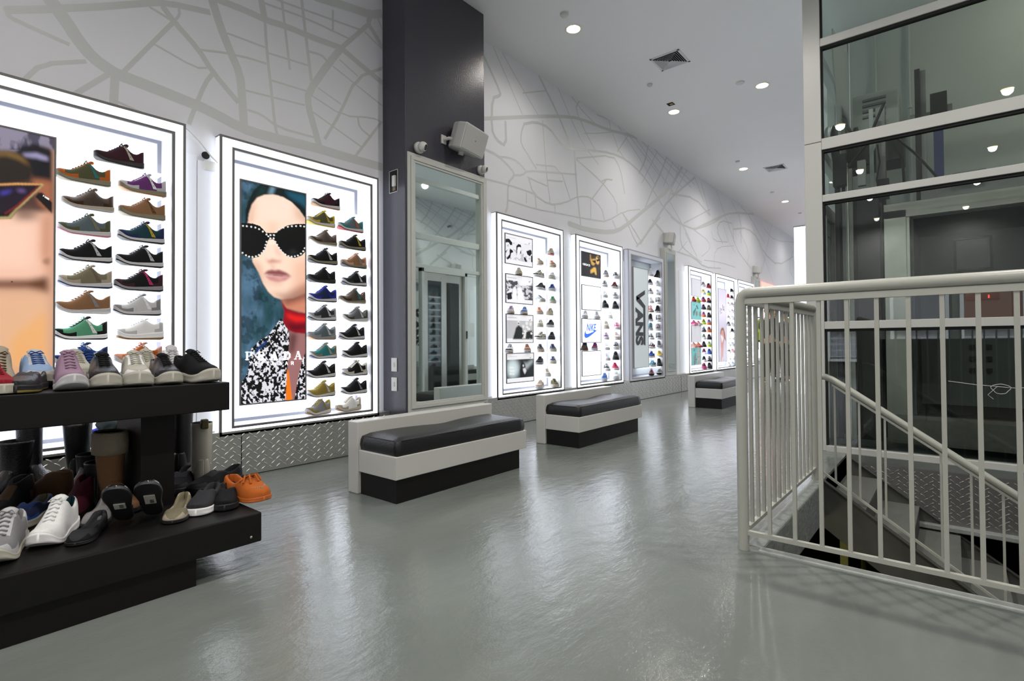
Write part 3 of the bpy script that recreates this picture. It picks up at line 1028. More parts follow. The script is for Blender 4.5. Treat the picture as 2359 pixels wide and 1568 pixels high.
def strokes(S, w=None):
    """quads of (x0,y0,x1,y1,width) in picture units"""
    out = []
    for a in S:
        x0, y0, x1, y1, ww = a
        d = Vector((x1 - x0, y1 - y0)); n = Vector((-d.y, d.x)).normalized() * ww / 2
        out.append([(x0 - n.x, y0 - n.y), (x1 - n.x, y1 - n.y), (x1 + n.x, y1 + n.y), (x0 + n.x, y0 + n.y)])
    return out

M_ink = mat('dark_lettering', (.02, .018, .022), .4)
M_inkw = mat('white_lettering', (.85, .85, .85), .4, emit=.8)
M_inkb = mat('blue_lettering', (.02, .13, .72), .4, emit=.5, ecol=(.02, .13, .80))

# studded sunglasses poster
p = Paint(1.664, 2.167, .498, 2.108, 150, 470, (.05, .19, .23), 545, 400, 2.903)
full = np.ones((470, 150))
p.noise(full, 6, (.42, .58, .72), .75, 3, 2.5, 1.2)
p.noise(full, 9, (.0, .07, .09), .6, 8, 3, 1, .55)
p.noise(full, 4, (.02, .22, .22), .6, 12, 1, 1, .5)
hair = [(60, 340), (60, 250), (80, 180), (110, 120), (150, 78), (180, 62), (260, 75), (480, 125), (480, 330)]
p.poly(hair, (.0, .07, .08), 1)
p.poly([(320, 110), (480, 150), (480, 250), (430, 200), (360, 160)], (.06, .32, .42), 4, .9)
p.poly([(235, 78), (262, 84), (245, 135), (210, 140)], (.45, .60, .68), 3, .9)
p.poly([(150, 90), (190, 75), (200, 120), (130, 170)], (.0, .20, .20), 3, .6)
face = [(76, 345), (84, 270), (105, 205), (140, 160), (190, 140), (250, 138), (310, 155), (370, 190), (420, 240), (455, 290), (480, 310), (480, 790), (440, 812), (380, 835), (310, 842), (255, 825), (215, 790), (180, 735), (150, 660), (110, 590), (90, 450)]
p.poly(face, (.96, .84, .76), 1)
mf = p.mask(face, 0)
def shade(pts, col, soft, a): p.put(p.mask(pts, soft) * mf, col, a)
shade([(150, 150), (360, 150), (420, 260), (300, 330), (150, 300)], (.95, .86, .80), 10, .8)
shade([(70, 330), (90, 230), (130, 170), (110, 330)], (.80, .62, .52), 5, .6)
shade([(380, 190), (480, 300), (480, 340), (400, 300)], (.72, .52, .42), 8, .5)
shade([(210, 320), (280, 320), (275, 430), (215, 430)], (.93, .74, .64), 6, .5)
shade([(100, 570), (160, 600), (200, 760), (150, 700)], (.78, .55, .46), 6, .6)
shade([(380, 600), (480, 560), (480, 800), (380, 840)], (.90, .68, .57), 12, .7)
shade([(215, 790), (320, 800), (480, 720), (480, 800), (320, 850)], (.62, .38, .30), 7, .7)
p.poly([(205, 440), (260, 440), (300, 520), (315, 575), (290, 590), (240, 570), (215, 590), (195, 560), (200, 500)], (.97, .85, .78), 3)
p.poly([(255, 470), (280, 500), (310, 560), (270, 545)], (.84, .62, .53), 4, .5)
p.poly([(192, 565), (215, 580), (240, 568), (285, 580), (310, 572), (295, 592), (215, 598)], (.72, .45, .38), 3, .8)
p.poly([(225, 600), (250, 600), (262, 640), (240, 640)], (.82, .62, .56), 4, .6)
p.poly([(182, 672), (205, 648), (240, 640), (255, 645), (285, 640), (335, 660), (370, 686), (280, 680)], (.55, .30, .32), 2)
p.poly([(185, 680), (280, 682), (370, 686), (330, 715), (275, 725), (220, 712)], (.80, .55, .55), 2)
p.poly([(185, 675), (280, 676), (370, 686), (280, 684)], (.30, .12, .14), 1)
p.poly([(250, 690), (320, 692), (290, 708)], (.92, .72, .70), 3, .7)
p.poly([(195, 712), (330, 722), (290, 745), (220, 735)], (.78, .55, .46), 6, .6)
neck = [(300, 842), (380, 836), (480, 790), (480, 940), (330, 900)]
p.poly(neck, (.80, .52, .42), 2)
p.poly([(300, 842), (480, 785), (480, 830), (330, 880)], (.42, .22, .17), 6, .8)
chest = [(350, 1040), (480, 1060), (480, 1210), (440, 1320), (390, 1530), (330, 1530), (345, 1200)]
p.poly(chest, (.60, .42, .42), 2)
p.poly([(355, 1060), (410, 1070), (385, 1200), (350, 1200)], (.25, .12, .13), 6, .8)
scarf = [(300, 855), (335, 900), (400, 925), (480, 935), (480, 1070), (400, 1065), (345, 1045), (312, 990), (322, 920)]
p.poly(scarf, (.55, .04, .12), 1)
p.poly([(330, 930), (400, 950), (480, 960), (480, 985), (400, 990), (345, 965)], (.88, .12, .10), 4)
p.poly([(330, 1000), (400, 1010), (480, 1010), (480, 1030), (380, 1050)], (.30, .01, .06), 4, .8)
coat = [(300, 965), (318, 1000), (350, 1050), (355, 1110), (345, 1210), (335, 1420), (330, 1560), (20, 1560), (35, 1400), (75, 1330), (100, 1170), (150, 1120), (215, 1080), (265, 1010)]
mc = p.mask(coat, 0)
p.put(mc, (.03, .03, .035))
p.put(mc * (fbm(470, 150, 40, 5, 2.4, 1) > .53), (.88, .88, .92), .95)
p.poly([(130, 1180), (160, 1140), (210, 1110), (200, 1140), (150, 1180), (120, 1210)], (.07, .22, .42), 1)
coat2 = [(480, 1150), (480, 1530), (385, 1530), (410, 1380), (440, 1250)]
mc = p.mask(coat2, 0)
p.put(mc, (.03, .03, .035)); p.put(mc * (fbm(470, 150, 40, 9, 2.4, 1) > .53), (.88, .88, .92), .95)
p.poly([(340, 1300), (352, 1330), (375, 1520), (330, 1520)], (.93, .48, .05), 1)
for L_ in ([(25, 328), (110, 332), (160, 350), (200, 395), (228, 405), (215, 440), (195, 500), (150, 555), (100, 566), (60, 552), (25, 520)],
           [(480, 335), (400, 335), (340, 345), (290, 375), (240, 410), (250, 440), (290, 500), (340, 552), (390, 564), (440, 545), (480, 500)]):
    p.poly(L_, (.015, .015, .018), 0)
p.poly([(190, 395), (270, 395), (262, 440), (205, 440)], (.02, .02, .02), 0)
p.poly([(225, 440), (250, 440), (262, 470), (215, 480)], (.98, .88, .82), 1)
p.poly([(330, 530), (380, 545), (420, 535), (380, 500)], (.14, .15, .15), 4, .8)
studs = [(45, 348), (70, 350), (100, 354), (128, 360), (153, 370), (178, 386), (202, 405), (228, 410), (252, 410), (268, 388), (288, 372), (315, 360), (345, 354), (372, 350), (400, 350), (430, 348), (455, 352),
         (203, 455), (198, 475), (192, 495), (183, 515), (170, 530), (152, 543), (132, 552), (108, 556), (85, 554), (65, 545), (42, 528), (262, 455), (272, 475), (284, 495), (298, 512), (312, 528), (328, 540), (348, 550), (370, 554), (392, 552), (412, 546), (432, 534), (448, 518), (458, 498), (228, 432), (250, 432), (215, 418)]
for q in studs: p.ell(q, 7, 6, (.80, .82, .80), 0)
for q in studs: p.ell((q[0] - 2, q[1] - 1), 3.5, 3, (.99, .99, .99), 0)
t = poster(1.664, 2.167, .498, 2.108, 'tall backlit poster of a woman in studded black sunglasses and red scarf', p)
def PT(pt, o=(545, 400, 2.903)):
    q = on(o[0] + pt[0] / o[2], o[1] + pt[1] / o[2], 'x', XP); return (q.y, q.z)
def letters(txt_shapes, o): return [[PT(q, o) for q in P] for P in txt_shapes]
y0_, y1_ = 1190, 1246
def serifP(x, bowl=True, leg=False, dy=0):
    a, c = y0_ + dy, y1_ + dy
    S = strokes([(x + 12, a, x + 12, c, 13), (x, a + 3, x + 36, a + 2, 5), (x, c - 3, x + 26, c - 3, 5), (x + 12, a + 30, x + 34, a + 28, 5), (x + 38, a + 4, x + 42, a + 15, 11), (x + 42, a + 12, x + 37, a + 27, 11)])
    if leg: S += strokes([(x + 24, a + 30, x + 44, c - 1, 11), (x + 36, c - 3, x + 54, c - 3, 5)])
    return S
def serifA(x, dy=0):
    a, c = y0_ + dy, y1_ + dy
    return strokes([(x + 27, a, x + 10, c - 2, 5), (x + 27, a, x + 44, c - 2, 12), (x + 14, a + 36, x + 40, a + 36, 4), (x, c - 3, x + 18, c - 3, 5), (x + 32, c - 3, x + 54, c - 3, 5)])
def serifD(x, dy=0):
    a, c = y0_ + dy, y1_ + dy
    return strokes([(x + 12, a, x + 12, c, 13), (x, a + 3, x + 32, a + 3, 5), (x, c - 3, x + 32, c - 3, 5), (x + 30, a + 2, x + 43, a + 18, 10), (x + 43, a + 14, x + 43, c - 14, 12), (x + 43, c - 18, x + 30, c - 2, 10)])
S = serifP(58, dy=0) + serifP(140, leg=True, dy=0) + serifA(225, -1) + serifD(312, -2) + serifA(384, -4)
S_big = len(S)
E_ = lambda x, y: strokes([(x, y, x, y + 24, 5), (x, y + 2, x + 13, y + 2, 4), (x, y + 12, x + 11, y + 12, 4), (x, y + 22, x + 13, y + 22, 4)])
Yl = lambda x, y: strokes([(x, y, x + 8, y + 12, 5), (x + 16, y, x + 8, y + 12, 5), (x + 8, y + 11, x + 8, y + 24, 5)])
Wl = lambda x, y: strokes([(x, y, x + 6, y + 24, 4), (x + 6, y + 24, x + 12, y + 4, 4), (x + 12, y + 4, x + 18, y + 24, 4), (x + 18, y + 24, x + 24, y, 4)])
Al = lambda x, y: strokes([(x + 9, y, x, y + 24, 4), (x + 9, y, x + 18, y + 24, 4), (x + 4, y + 16, x + 14, y + 16, 4)])
Rl = lambda x, y: strokes([(x, y, x, y + 24, 5), (x, y + 2, x + 13, y + 3, 4), (x, y + 13, x + 13, y + 12, 4), (x + 13, y + 2, x + 13, y + 13, 4), (x + 7, y + 13, x + 15, y + 24, 4)])
S += E_(127, 1260) + Yl(163, 1259) + E_(207, 1258) + Wl(240, 1257) + E_(288, 1256) + Al(325, 1255) + Rl(367, 1254)
lettering(t, letters(S[:S_big], (545, 400, 2.903)), M_inkw)
lettering(t, letters(S[S_big:], (545, 400, 2.903)), M_inkw, 'small_lettering')

# cropped face poster at the left edge
o_ = (0, 290, 3.074)
p = Paint(.16, .655, .50, 2.10, 230, 560, (.80, .62, .52), *o_)
p.poly([(-600, -200), (380, 90), (380, 620), (-600, 620)], (.30, .20, .17), 6)
p.poly([(-600, -200), (390, 80), (390, 170), (240, 130), (130, 180), (-600, 160)], (.52, .50, .58), 4)
p.noise(p.mask([(-600, -200), (390, 80), (390, 170), (-600, 160)]), 12, (.15, .14, .22), .8, 4, 1, 1, .5)
p.poly([(110, 190), (150, 145), (250, 130), (360, 170), (360, 400), (240, 380), (200, 260)], (.05, .045, .07), 3)
p.poly([(160, 195), (260, 190), (340, 220), (340, 245), (250, 225), (170, 215)], (.62, .60, .75), 3, .9)
p.poly([(-600, 200), (60, 180), (160, 210), (230, 290), (230, 380), (100, 420), (-600, 430)], (.13, .10, .08), 4)
p.poly([(-200, 190), (60, 182), (150, 215), (215, 280), (120, 230), (40, 205), (-200, 220)], (.55, .42, .20), 4, .8)
p.poly([(230, 370), (370, 390), (370, 620), (280, 560), (240, 430)], (.62, .38, .27), 5)
p.poly([(-600, 640), (370, 620), (355, 1100), (-600, 1100)], (.90, .72, .63), 6)
p.poly([(-100, 660), (250, 640), (240, 1020), (-100, 1000)], (.95, .80, .72), 14, .7)
p.poly([(300, 640), (370, 600), (355, 1120), (290, 900)], (.72, .48, .36), 8, .8)
p.poly([(-600, 1100), (200, 1090), (345, 1060), (345, 1190), (200, 1150), (-600, 1150)], (.38, .22, .13), 6)
p.poly([(-600, 1170), (340, 1190), (330, 1700), (-600, 1700)], (.86, .68, .54), 10)
p.poly([(80, 1500), (330, 1300), (330, 1700), (60, 1700)], (.90, .66, .40), 10, .8)
p.poly([(-300, 410), (-100, 400), (100, 402), (310, 410), (240, 470), (120, 600), (80, 655), (-300, 665)], (.08, .05, .05), 1)
p.poly([(-300, 430), (0, 420), (262, 428), (130, 560), (40, 615), (-300, 640)], (.10, .05, .12), 1)
p.poly([(-300, 406), (0, 408), (120, 402), (310, 408), (305, 418), (120, 416), (-300, 430)], (.85, .62, .38), 1)
p.poly([(300, 410), (312, 416), (120, 600), (80, 655), (-200, 665), (-200, 650), (60, 640), (110, 585)], (.66, .60, .40), 1)
p.poly([(262, 430), (275, 432), (135, 565), (40, 625), (30, 618), (125, 555)], (.48, .08, .10), 1)
p.poly([(10, 465), (90, 450), (60, 475), (0, 490)], (.28, .26, .70), 3, .9)
p.poly([(120, 445), (180, 450), (180, 470), (130, 465)], (.45, .35, .60), 3, .8)
p.poly([(270, 470), (300, 470), (370, 540), (370, 620), (310, 560), (250, 500)], (.06, .03, .03), 1)
p.poly([(80, 655), (140, 590), (220, 600), (300, 640), (200, 665)], (.22, .12, .08), 8, .8)
p.ell((85, 1103), 8, 4, (.2, .08, .05))
p.poly([(320, 940), (355, 930), (350, 985), (310, 975), (298, 955)], (.35, .22, .10), 3, .5)
t = poster(.145, .66, .498, 2.105, 'tall backlit poster of a cropped face in cat-eye sunglasses, at the left edge', p)
lettering(t, letters(strokes([(306, 490, 306, 500, 3), (306, 490, 314, 492, 2), (306, 495, 312, 497, 2), (318, 496, 318, 508, 3), (318, 496, 325, 498, 2), (318, 502, 323, 504, 2), (318, 508, 325, 510, 2),
      (328, 502, 328, 514, 3), (328, 502, 334, 516, 3), (334, 516, 334, 506, 3), (338, 508, 338, 521, 3), (338, 508, 343, 514, 3), (343, 514, 338, 521, 3), (346, 512, 346, 526, 3)]), o_), M_inkw)

# four black and white prints, and the case with the blue swoosh, teal prints, etc.
def rectp(xa, xb, ya, yb):
    a = on(xa, ya, 'x', XP); c = on(xb, ya, 'x', XP); d = on(xa, yb, 'x', XP)
    return a.y, c.y, d.z, a.z
PR3 = [(1163.4, 1227.3, 535, 606), (1165, 1228, 628.4, 697.3), (1166, 1229, 721.7, 790.3), (1166.8, 1230.3, 813, 884)]
LB3 = ['top black and white print, of people with cameras, case right of the column', 'second black and white print, of a crowd in white, case right of the column',
       'third black and white print, of seated dark-vested people, case right of the column', 'bottom black and white print, lone figure in a spotlight, case right of the column']
z3 = (1110, 470, 3.409)
tops = []
for k, (xa, xb, ya, yb) in enumerate(PR3):
    y0, y1, z0, z1 = rectp(xa, xb, ya, yb); tops.append(z1)
    p = Paint(y0, y1, z0, z1, 90, 66, (.93, .93, .95), *z3)
    a, c, d, e = (y1 - y0), (z1 - z0), y0, z0
    band = p.mask([(d + .01, e + .16 * c), (y1 - .008, e + .16 * c), (y1 - .008, e + .78 * c), (d + .01, e + .78 * c)], 0, True)
    N = lambda f, th, sd: (fbm(66, 90, f, sd) > th) * band
    if k == 0:
        p.put(band, (.90, .90, .93)); p.put(N(10, .62, 3), (.6, .6, .66), .6)
        for q in ([(190, 272), (215, 270), (240, 300), (240, 320), (225, 322), (215, 300), (190, 300)], [(222, 350), (240, 360), (250, 375), (232, 385), (225, 420), (205, 435), (195, 425), (220, 395)], [(186, 370), (205, 355), (190, 385)],
                  [(273, 330), (290, 312), (308, 320), (310, 340), (295, 335), (280, 350), (278, 390), (272, 380)], [(300, 370), (312, 365), (308, 400)], [(352, 370), (380, 358), (392, 365), (395, 390), (380, 410), (360, 395)], [(330, 415), (345, 420), (358, 450), (345, 455), (335, 435)], [(390, 400), (399, 410), (399, 460), (388, 450)]):
            p.poly(q, (.05, .05, .06), 0)
        p.poly([(282, 340), (300, 335), (305, 370), (290, 400)], (.95, .95, .97), 0)
    elif k == 1:
        p.put(band, (.80, .80, .84)); p.put(N(13, .5, 7), (.08, .08, .1), .9)
        for q in ([(245, 660), (268, 640), (275, 690), (280, 760), (240, 760)], [(280, 655), (310, 650), (325, 700), (340, 765), (285, 765)], [(195, 690), (240, 665), (240, 690), (200, 705)], [(285, 600), (395, 610), (390, 640), (300, 640)]):
            p.poly(q, (.95, .95, .98), 1)
        p.poly([(200, 700), (235, 690), (238, 745), (205, 750)], (.1, .1, .12), 0)
    elif k == 2:
        p.put(band, (.74, .74, .76))
        p.poly([(270, 970), (290, 950), (320, 970), (325, 1010), (350, 1000), (400, 990), (402, 1060), (245, 1060), (260, 1010)], (.10, .13, .12), 1)
        for q in ((290, 930, 11, 16), (328, 960, 10, 14), (355, 935, 12, 16), (385, 940, 10, 16)):
            p.ell(q[:2], q[2], q[3], (.88, .88, .88), 1)
        p.ell((290, 935), 8, 3, (.1, .1, .1)); p.poly([(335, 1000), (350, 1010), (345, 1055), (325, 1055)], (.9, .9, .9), 1)
        p.put(N(12, .62, 2) * p.mask([(320, 960), (402, 960), (402, 1060), (320, 1060)]), (.92, .92, .92))
    else:
        p.put(band, (.12, .14, .15))
        p.ell((245, 1290), 50, 75, (.80, .86, .88), 6)
        p.put(p.mask([(330, 1240), (350, 1250), (405, 1215), (405, 1240), (360, 1290), (340, 1300)], 3) * band, (.70, .74, .76), .8)
        p.poly([(310, 1250), (325, 1238), (340, 1255), (350, 1300), (355, 1355), (310, 1358), (300, 1320)], (.07, .07, .09), 1)
        p.ell((328, 1268), 7, 11, (.75, .75, .75), 0); p.poly([(325, 1290), (345, 1285), (352, 1310), (340, 1335), (328, 1310)], (.85, .86, .88), 1)
        for j in range(3): p.poly([(220, 1280 + 25 * j), (258, 1282 + 24 * j), (258, 1288 + 24 * j), (220, 1287 + 25 * j)], (1, 1, 1), 1)
        m = 1 - band; p.put(m, (.93, .93, .95))
    p.put(p.mask([(y1 - .09, z1 - .055), (y1 - .07, z1 - .062), (y1 - .035, z1 - .04), (y1 - .068, z1 - .075)], 0, True), (.5, .5, .55))
    p.put(p.mask([(d + .03, z1 - .038), (d + .2, z1 - .038), (d + .2, z1 - .048), (d + .03, z1 - .048)], 0, True), (.75, .75, .78))
    poster(y0, y1, z0, z1, LB3[k], p, group='stacked prints in the lit cases')
    LEDGE[2].append(z1)
LEDGE[2] = LEDGE[2][1:]
PR4 = [(1339.7, 1383.7, 577, 634.9), (1340.5, 1384.6, 654.2, 712.9), (1340.5, 1384.8, 732.5, 789.7), (1341, 1384.8, 808, 867.5)]
LB4 = ['small dark poster of a couple in sunglasses, top of the blue swoosh case', 'blank white backlit panel below the dark couple poster', 'white backlit sign with a blue swoosh and lettering', 'blank white backlit panel below the blue swoosh sign']
o4 = (1300, 520, 7.84); o4b = (1300, 700, 6.818)
for k, (xa, xb, ya, yb) in enumerate(PR4):
    y0, y1, z0, z1 = rectp(xa, xb, ya, yb)
    if k == 0:
        p = Paint(y0, y1, z0, z1, 70, 70, (.13, .12, .13), *o4)
        Yc = (.80, .62, .30)
        p.ell((525, 640), 42, 75, Yc, 1); p.poly([(495, 560), (520, 540), (560, 545), (575, 600), (550, 590), (500, 605)], (.25, .16, .05), 1)
        p.ell((608, 620), 38, 78, (.88, .72, .45), 1); p.poly([(580, 560), (625, 545), (655, 620), (655, 850), (620, 780), (640, 640), (600, 570)], (.30, .19, .07), 1)
        p.poly([(468, 510), (482, 520), (488, 640), (470, 620)], Yc, 1); p.poly([(475, 800), (540, 745), (575, 755), (590, 880), (570, 890), (545, 830), (480, 860)], (.88, .70, .34), 1)
        p.poly([(500, 630), (575, 622), (572, 665), (545, 672), (520, 645)], (.03, .03, .03), 0); p.poly([(575, 610), (640, 600), (638, 635), (600, 645)], (.03, .03, .03), 0)
        t = poster(y0, y1, z0, z1, LB4[k], p, group='stacked prints in the lit cases')
        vs, fs = text_mesh('VERSACE', 1, .012); hmx = max(v.y for v in vs)
        wmax = max(v.x for v in vs); a0 = PT((330, 668), o4); a1 = PT((465, 698), o4)
        mb = MB(); W_ = a1[0] - a0[0]; hh = PT((330, 668), o4)[1] - PT((330, 705), o4)[1]
        mb.add([(.0, a0[0] - y0 + v.x / wmax * W_, a0[1] - hh - z0 + v.y / hmx * hh) for v in vs], fs)
        mb.build('lettering', M_inkw, t)
    else:
        t = poster(y0, y1, z0, z1, LB4[k], None, group='stacked prints in the lit cases', front=mat('white_backlit_print', (.8, .8, .82), .4, emit=.95, ecol=(.9, .9, .93)))
        if k == 2:
            vs, fs = text_mesh('NIKE', 1, .03, .25); hmx = max(v.y for v in vs)
            w0, w1 = min(v.x for v in vs), max(v.x for v in vs); a0 = PT((350, 420), o4b); a1 = PT((500, 420), o4b); hh = PT((350, 305), o4b)[1] - a0[1]
            MB().add([(.0, a0[0] - y0 + (v.x - w0) / (w1 - w0) * (a1[0] - a0[0]), a0[1] - z0 + v.y / hmx * hh) for v in vs], fs).build('lettering', M_inkb, t)
            SW = [(338, 400), (322, 440), (314, 480), (316, 510), (326, 528), (345, 534), (372, 526), (410, 500), (460, 460), (545, 385), (495, 415), (440, 442), (390, 462), (360, 470), (342, 462), (334, 440)]
            up = [(345, 395), (336, 430)]
            lettering(t, [[PT(q, o4b) for q in SW]], M_inkb, 'swoosh_mark')
    if k > 1: LEDGE[3].append(z1)
# sideways lettering in the unlit case
y0, y1, z0, z1 = rectp(1459, 1493, 613, 848.8)
t = poster(y0, y1, z0, z1, 'tall pale panel with huge dark sideways letters in the unlit case', None, frame=M_alul, skin=M_unlit, front=mat('pale_sign_panel', (.66, .73, .75), .3, emit=.12), group=None)
o5 = (1430, 500, 3.647)
P5 = [[(130, 663), (203, 613), (204, 648), (160, 680), (132, 700)], [(132, 664), (132, 700), (190, 765), (192, 1068), (208, 1078), (207, 745), (160, 680)]]
lettering(t, letters(P5, o5), M_ink, 'letter_v')
vs, fs = text_mesh('ANS', 1, .055); hmx = max(v.y for v in vs)
w0, w1 = min(v.x for v in vs), max(v.x for v in vs)
A0 = PT((188, 762), o5); A1 = PT((132, 1078), o5)
MB().add([(.0005, A1[0] - y0 + v.y / hmx * (A0[0] - A1[0]), A0[1] - z0 + (v.x - w0) / (w1 - w0) * (A1[1] - A0[1])) for v in vs], fs).build('lettering', M_ink, t)
# case with teal prints
o9 = (1560, 590, 5.405)
PR6 = [(1593.3, 1615, 639.6, 680.7), (1593.3, 1615, 693.6, 735), (1593.3, 1615, 749, 788), (1593.3, 1615, 801, 841.6)]
LB6 = ['pale grey blank print at the top of the teal prints case', 'teal print with round sunglasses, second print in its case', 'pale grey blank print between the two teal prints', 'teal print of two pale pointed shapes, bottom of its case']
for k, (xa, xb, ya, yb) in enumerate(PR6):
    y0, y1, z0, z1 = rectp(xa, xb, ya, yb)
    p = Paint(y0, y1, z0, z1, 50, 44, (.80, .80, .83) if k % 2 == 0 else (.42, .72, .72), *o9)
    if k == 1:
        p.ell((245, 715), 14, 34, (.42, .44, .42), 1); p.ell((288, 718), 14, 34, (.42, .44, .42), 1)
        for q in ([(235, 620), (250, 600), (268, 655), (255, 660)], [(200, 600), (225, 605), (222, 612), (200, 608)], [(200, 690), (235, 640), (240, 650), (212, 745), (205, 740)]): p.poly(q, (.18, .38, .40), 0)
    if k == 3:
        p.poly([(225, 1190), (240, 1220), (245, 1300), (230, 1355), (208, 1355), (205, 1270)], (.45, .50, .50), 1); p.poly([(250, 1150), (280, 1150), (296, 1300), (296, 1360), (255, 1355)], (.62, .64, .62), 1)
        p.noise(p.mask([(205, 1150), (296, 1150), (296, 1360), (205, 1360)]), 9, (.25, .28, .28), .5, 4, 1, 1, .55)
    poster(y0, y1, z0, z1, LB6[k], p, frame=M_alul, fw=.006, group='stacked prints in the lit cases')
    if k > 0: LEDGE[5].append(z1)
# tall pale poster with scribble and seated figure
y0, y1, z0, z1 = rectp(1654.7, 1672.9, 663, 834)
p = Paint(y0, y1, z0, z1, 50, 150, (.80, .78, .86), *o9)
for q in ([(535, 640), (540, 640), (542, 720), (537, 720)], [(545, 650), (560, 655), (558, 685), (550, 670)], [(565, 610), (572, 600), (575, 650), (568, 660)], [(578, 625), (588, 620), (586, 660)], [(548, 700), (560, 690), (556, 720)], [(562, 665), (590, 650), (588, 690), (578, 672)]): p.poly(q, (.15, .13, .16), 0, .8)
p.poly([(560, 890), (580, 890), (598, 960), (608, 1055), (590, 1030), (585, 980), (560, 930), (545, 990), (538, 960), (545, 910)], (.55, .38, .30), 1)
p.poly([(555, 920), (580, 920), (590, 1000), (580, 1100), (575, 1310), (585, 1310), (565, 1240), (555, 1310), (545, 1310), (548, 1100), (540, 1000)], (.80, .60, .58), 1)
p.poly([(545, 990), (560, 980), (580, 1020), (560, 1080)], (.90, .88, .92), 1)
poster(y0, y1, z0, z1, 'tall pale poster of a seated woman with scribbled writing', p, frame=M_alul, fw=.006)
# case behind the railing post: tall poster too, with a brown strip
y0 = CASES[7] + .14
p = Paint(y0, y0 + .5, .5, 2.08, 20, 60, (.88, .88, .92))
p.put(p.mask([(y0 + .38, .8), (y0 + .44, 1.0), (y0 + .45, 1.2), (y0 + .40, 1.0)], 0, True), (.55, .32, .12))
for k in range(9): p.put(p.mask([(y0 + .36, 1.3 + k * .08), (y0 + .42, 1.3 + k * .08), (y0 + .41, 1.34 + k * .08)], 0, True), (.35, .3, .3))
poster(y0, y0 + .5, .5, 2.08, 'tall white poster in the case behind the railing post', p, frame=M_alul, fw=.006)
for i in (8, 9, 10):
    y0 = CASES[i] + .14
    p = Paint(y0, y0 + .5, .5, 2.08, 10, 30, (.86, .84, .9)); p.noise(np.ones((30, 10)), 3, (.35, .45, .5), .7, i)
    poster(y0, y0 + .5, .5, 2.08, ['tall mottled poster in the red-backed case', 'tall mottled poster in the second far case', 'tall mottled poster in the farthest case'][i - 8], p, frame=M_alul, fw=.006)

case_shoes(2, '''0 1258-1282 plimsoll BE,BE,,CR,R -62
1 1233-1251 plimsoll BE,,,CR,GU -42
1 1262-1282 plimsoll PE,TN,,CR,GU -50
2 1226-1257 plimsoll OW,K,,LG,LG -82
2 1261-1283 plimsoll LG,G,,CR -62
3 1233-1258 plimsoll K,,,LG -78
3 1262-1282 plimsoll N,B,,LG -58
4 1236-1251 plimsoll G,LG,,CR -30
4 1263-1283 plimsoll GR,G,,CR -56
5 1232-1252 plimsoll PE,,,CR -46
5 1256-1278 plimsoll KH,BE,,CR -62
6 1233-1255 plimsoll CR,,,CR -60
6 1256-1280 plimsoll K,,,LG -66
7 1230-1258 plimsoll OW,K,,LG -82
7 1261-1280 plimsoll K,D,,D -56
8 1234-1253 plimsoll D,G,,CR,GU -50
8 1263-1281 plimsoll N,G,,CR -52
9 1231-1254 plimsoll K,,,G -64
9 1263-1282 plimsoll N,LG,,CR -56
10 1250-1267 plimsoll BE,OW,,LG -45
11 1231-1254 plimsoll OW,PE,,LG -66
11 1266-1285 plimsoll OL,KH,,CR -40
0 1185-1206 plimsoll CR,BE,,CR,GU -50 L0a
0 1166-1188 plimsoll LI,W,,LG,GU -54 L1a
0 1195-1221 plimsoll LB,B,,LG,GU -62 L1b
0 1162-1185 plimsoll W,K,,LG,GU -56 L2a
0 1204-1223 plimsoll PE,TN,,LG,GU -48 L2b''', .86)
case_shoes(3, '''1 1388-1404 skate G,K,K,LG,GU -59
1 1411-1426 skate K,LG,W,LG -56
2 1385-1401 skate K,W,W,LG -64
2 1407-1424 skate K,R,,LG -72
3 1386-1400 skate LG,W,G,LG -62
3 1410-1424 skate K,W,W,LG -59
4 1386-1401 chunky K,,,K -56
4 1410-1424 chunky K,,,K -54
5 1396-1411 chunky W,,,W -58
6 1387-1403 chunky CR,,,CR -62
6 1413-1427 skate HP,W,W,LG -56
7 1387-1403 skate P,W,W,LG -58
7 1412-1426 skate W,TN,TN,LG,GU -54
8 1388-1402 skate W,,LG,LG -52
8 1410-1425 chunky K,W,,LG -62
9 1389-1402 skate LG,W,G,LG -52
9 1410-1424 chunky K,D,,K -62
10 1389-1402 skate D,W,W,LG -52
10 1409-1422 skate R,HP,W,LG -50
11 1383-1399 skate B,LB,W,LG -64
11 1409-1425 chunky W,LG,,LG -59
0 1340-1355 skate W,LG,G,LG -64 L0a
0 1367-1381 skate LG,W,,LG -54 L0b
0 1338-1354 chunky D,K,,BR -64 L1a
0 1362-1377 skate R,B,W,LG -64 L1b''', .84)
case_shoes(4, '''0 1494-1505 hightop LG,W,,LG,GU -60
0 1509-1521 hightop K,,,K -76
1 1493-1503 skate K,,W,LG -66
1 1509-1521 skate G,LG,W,LG -58
2 1493-1504 skate K,W,W,LG -64
2 1509-1520 skate LG,,W,LG -58
3 1494-1504 skate LG,W,,LG -58
3 1510-1521 hightop K,W,W,LG -56
4 1493-1504 hightop R,W,W,KH -56
4 1508-1520 hightop K,,,LG -76
5 1493-1503 hightop K,,,LG -66
5 1510-1522 hightop K,W,W,LG -58
6 1493-1503 hightop SG,T,W,LG -66
6 1509-1520 hightop M,LG,W,LG -62
7 1494-1504 skate K,W,W,LG -60
7 1510-1521 hightop D,LG,W,LG -58
8 1494-1505 skate M,W,W,LG -90
8 1511-1523 hightop G,K,W,LG -60
9 1494-1503 skate B,N,W,LG -86
9 1512-1523 skate Y,MU,W,LG -56
10 1494-1508 skate T,LB,W,LG -94
10 1511-1523 hightop K,,W,K -60
11 1493-1505 plimsoll K,PK,,K -62
11 1510-1524 plimsoll D,W,,K -66''', .82)
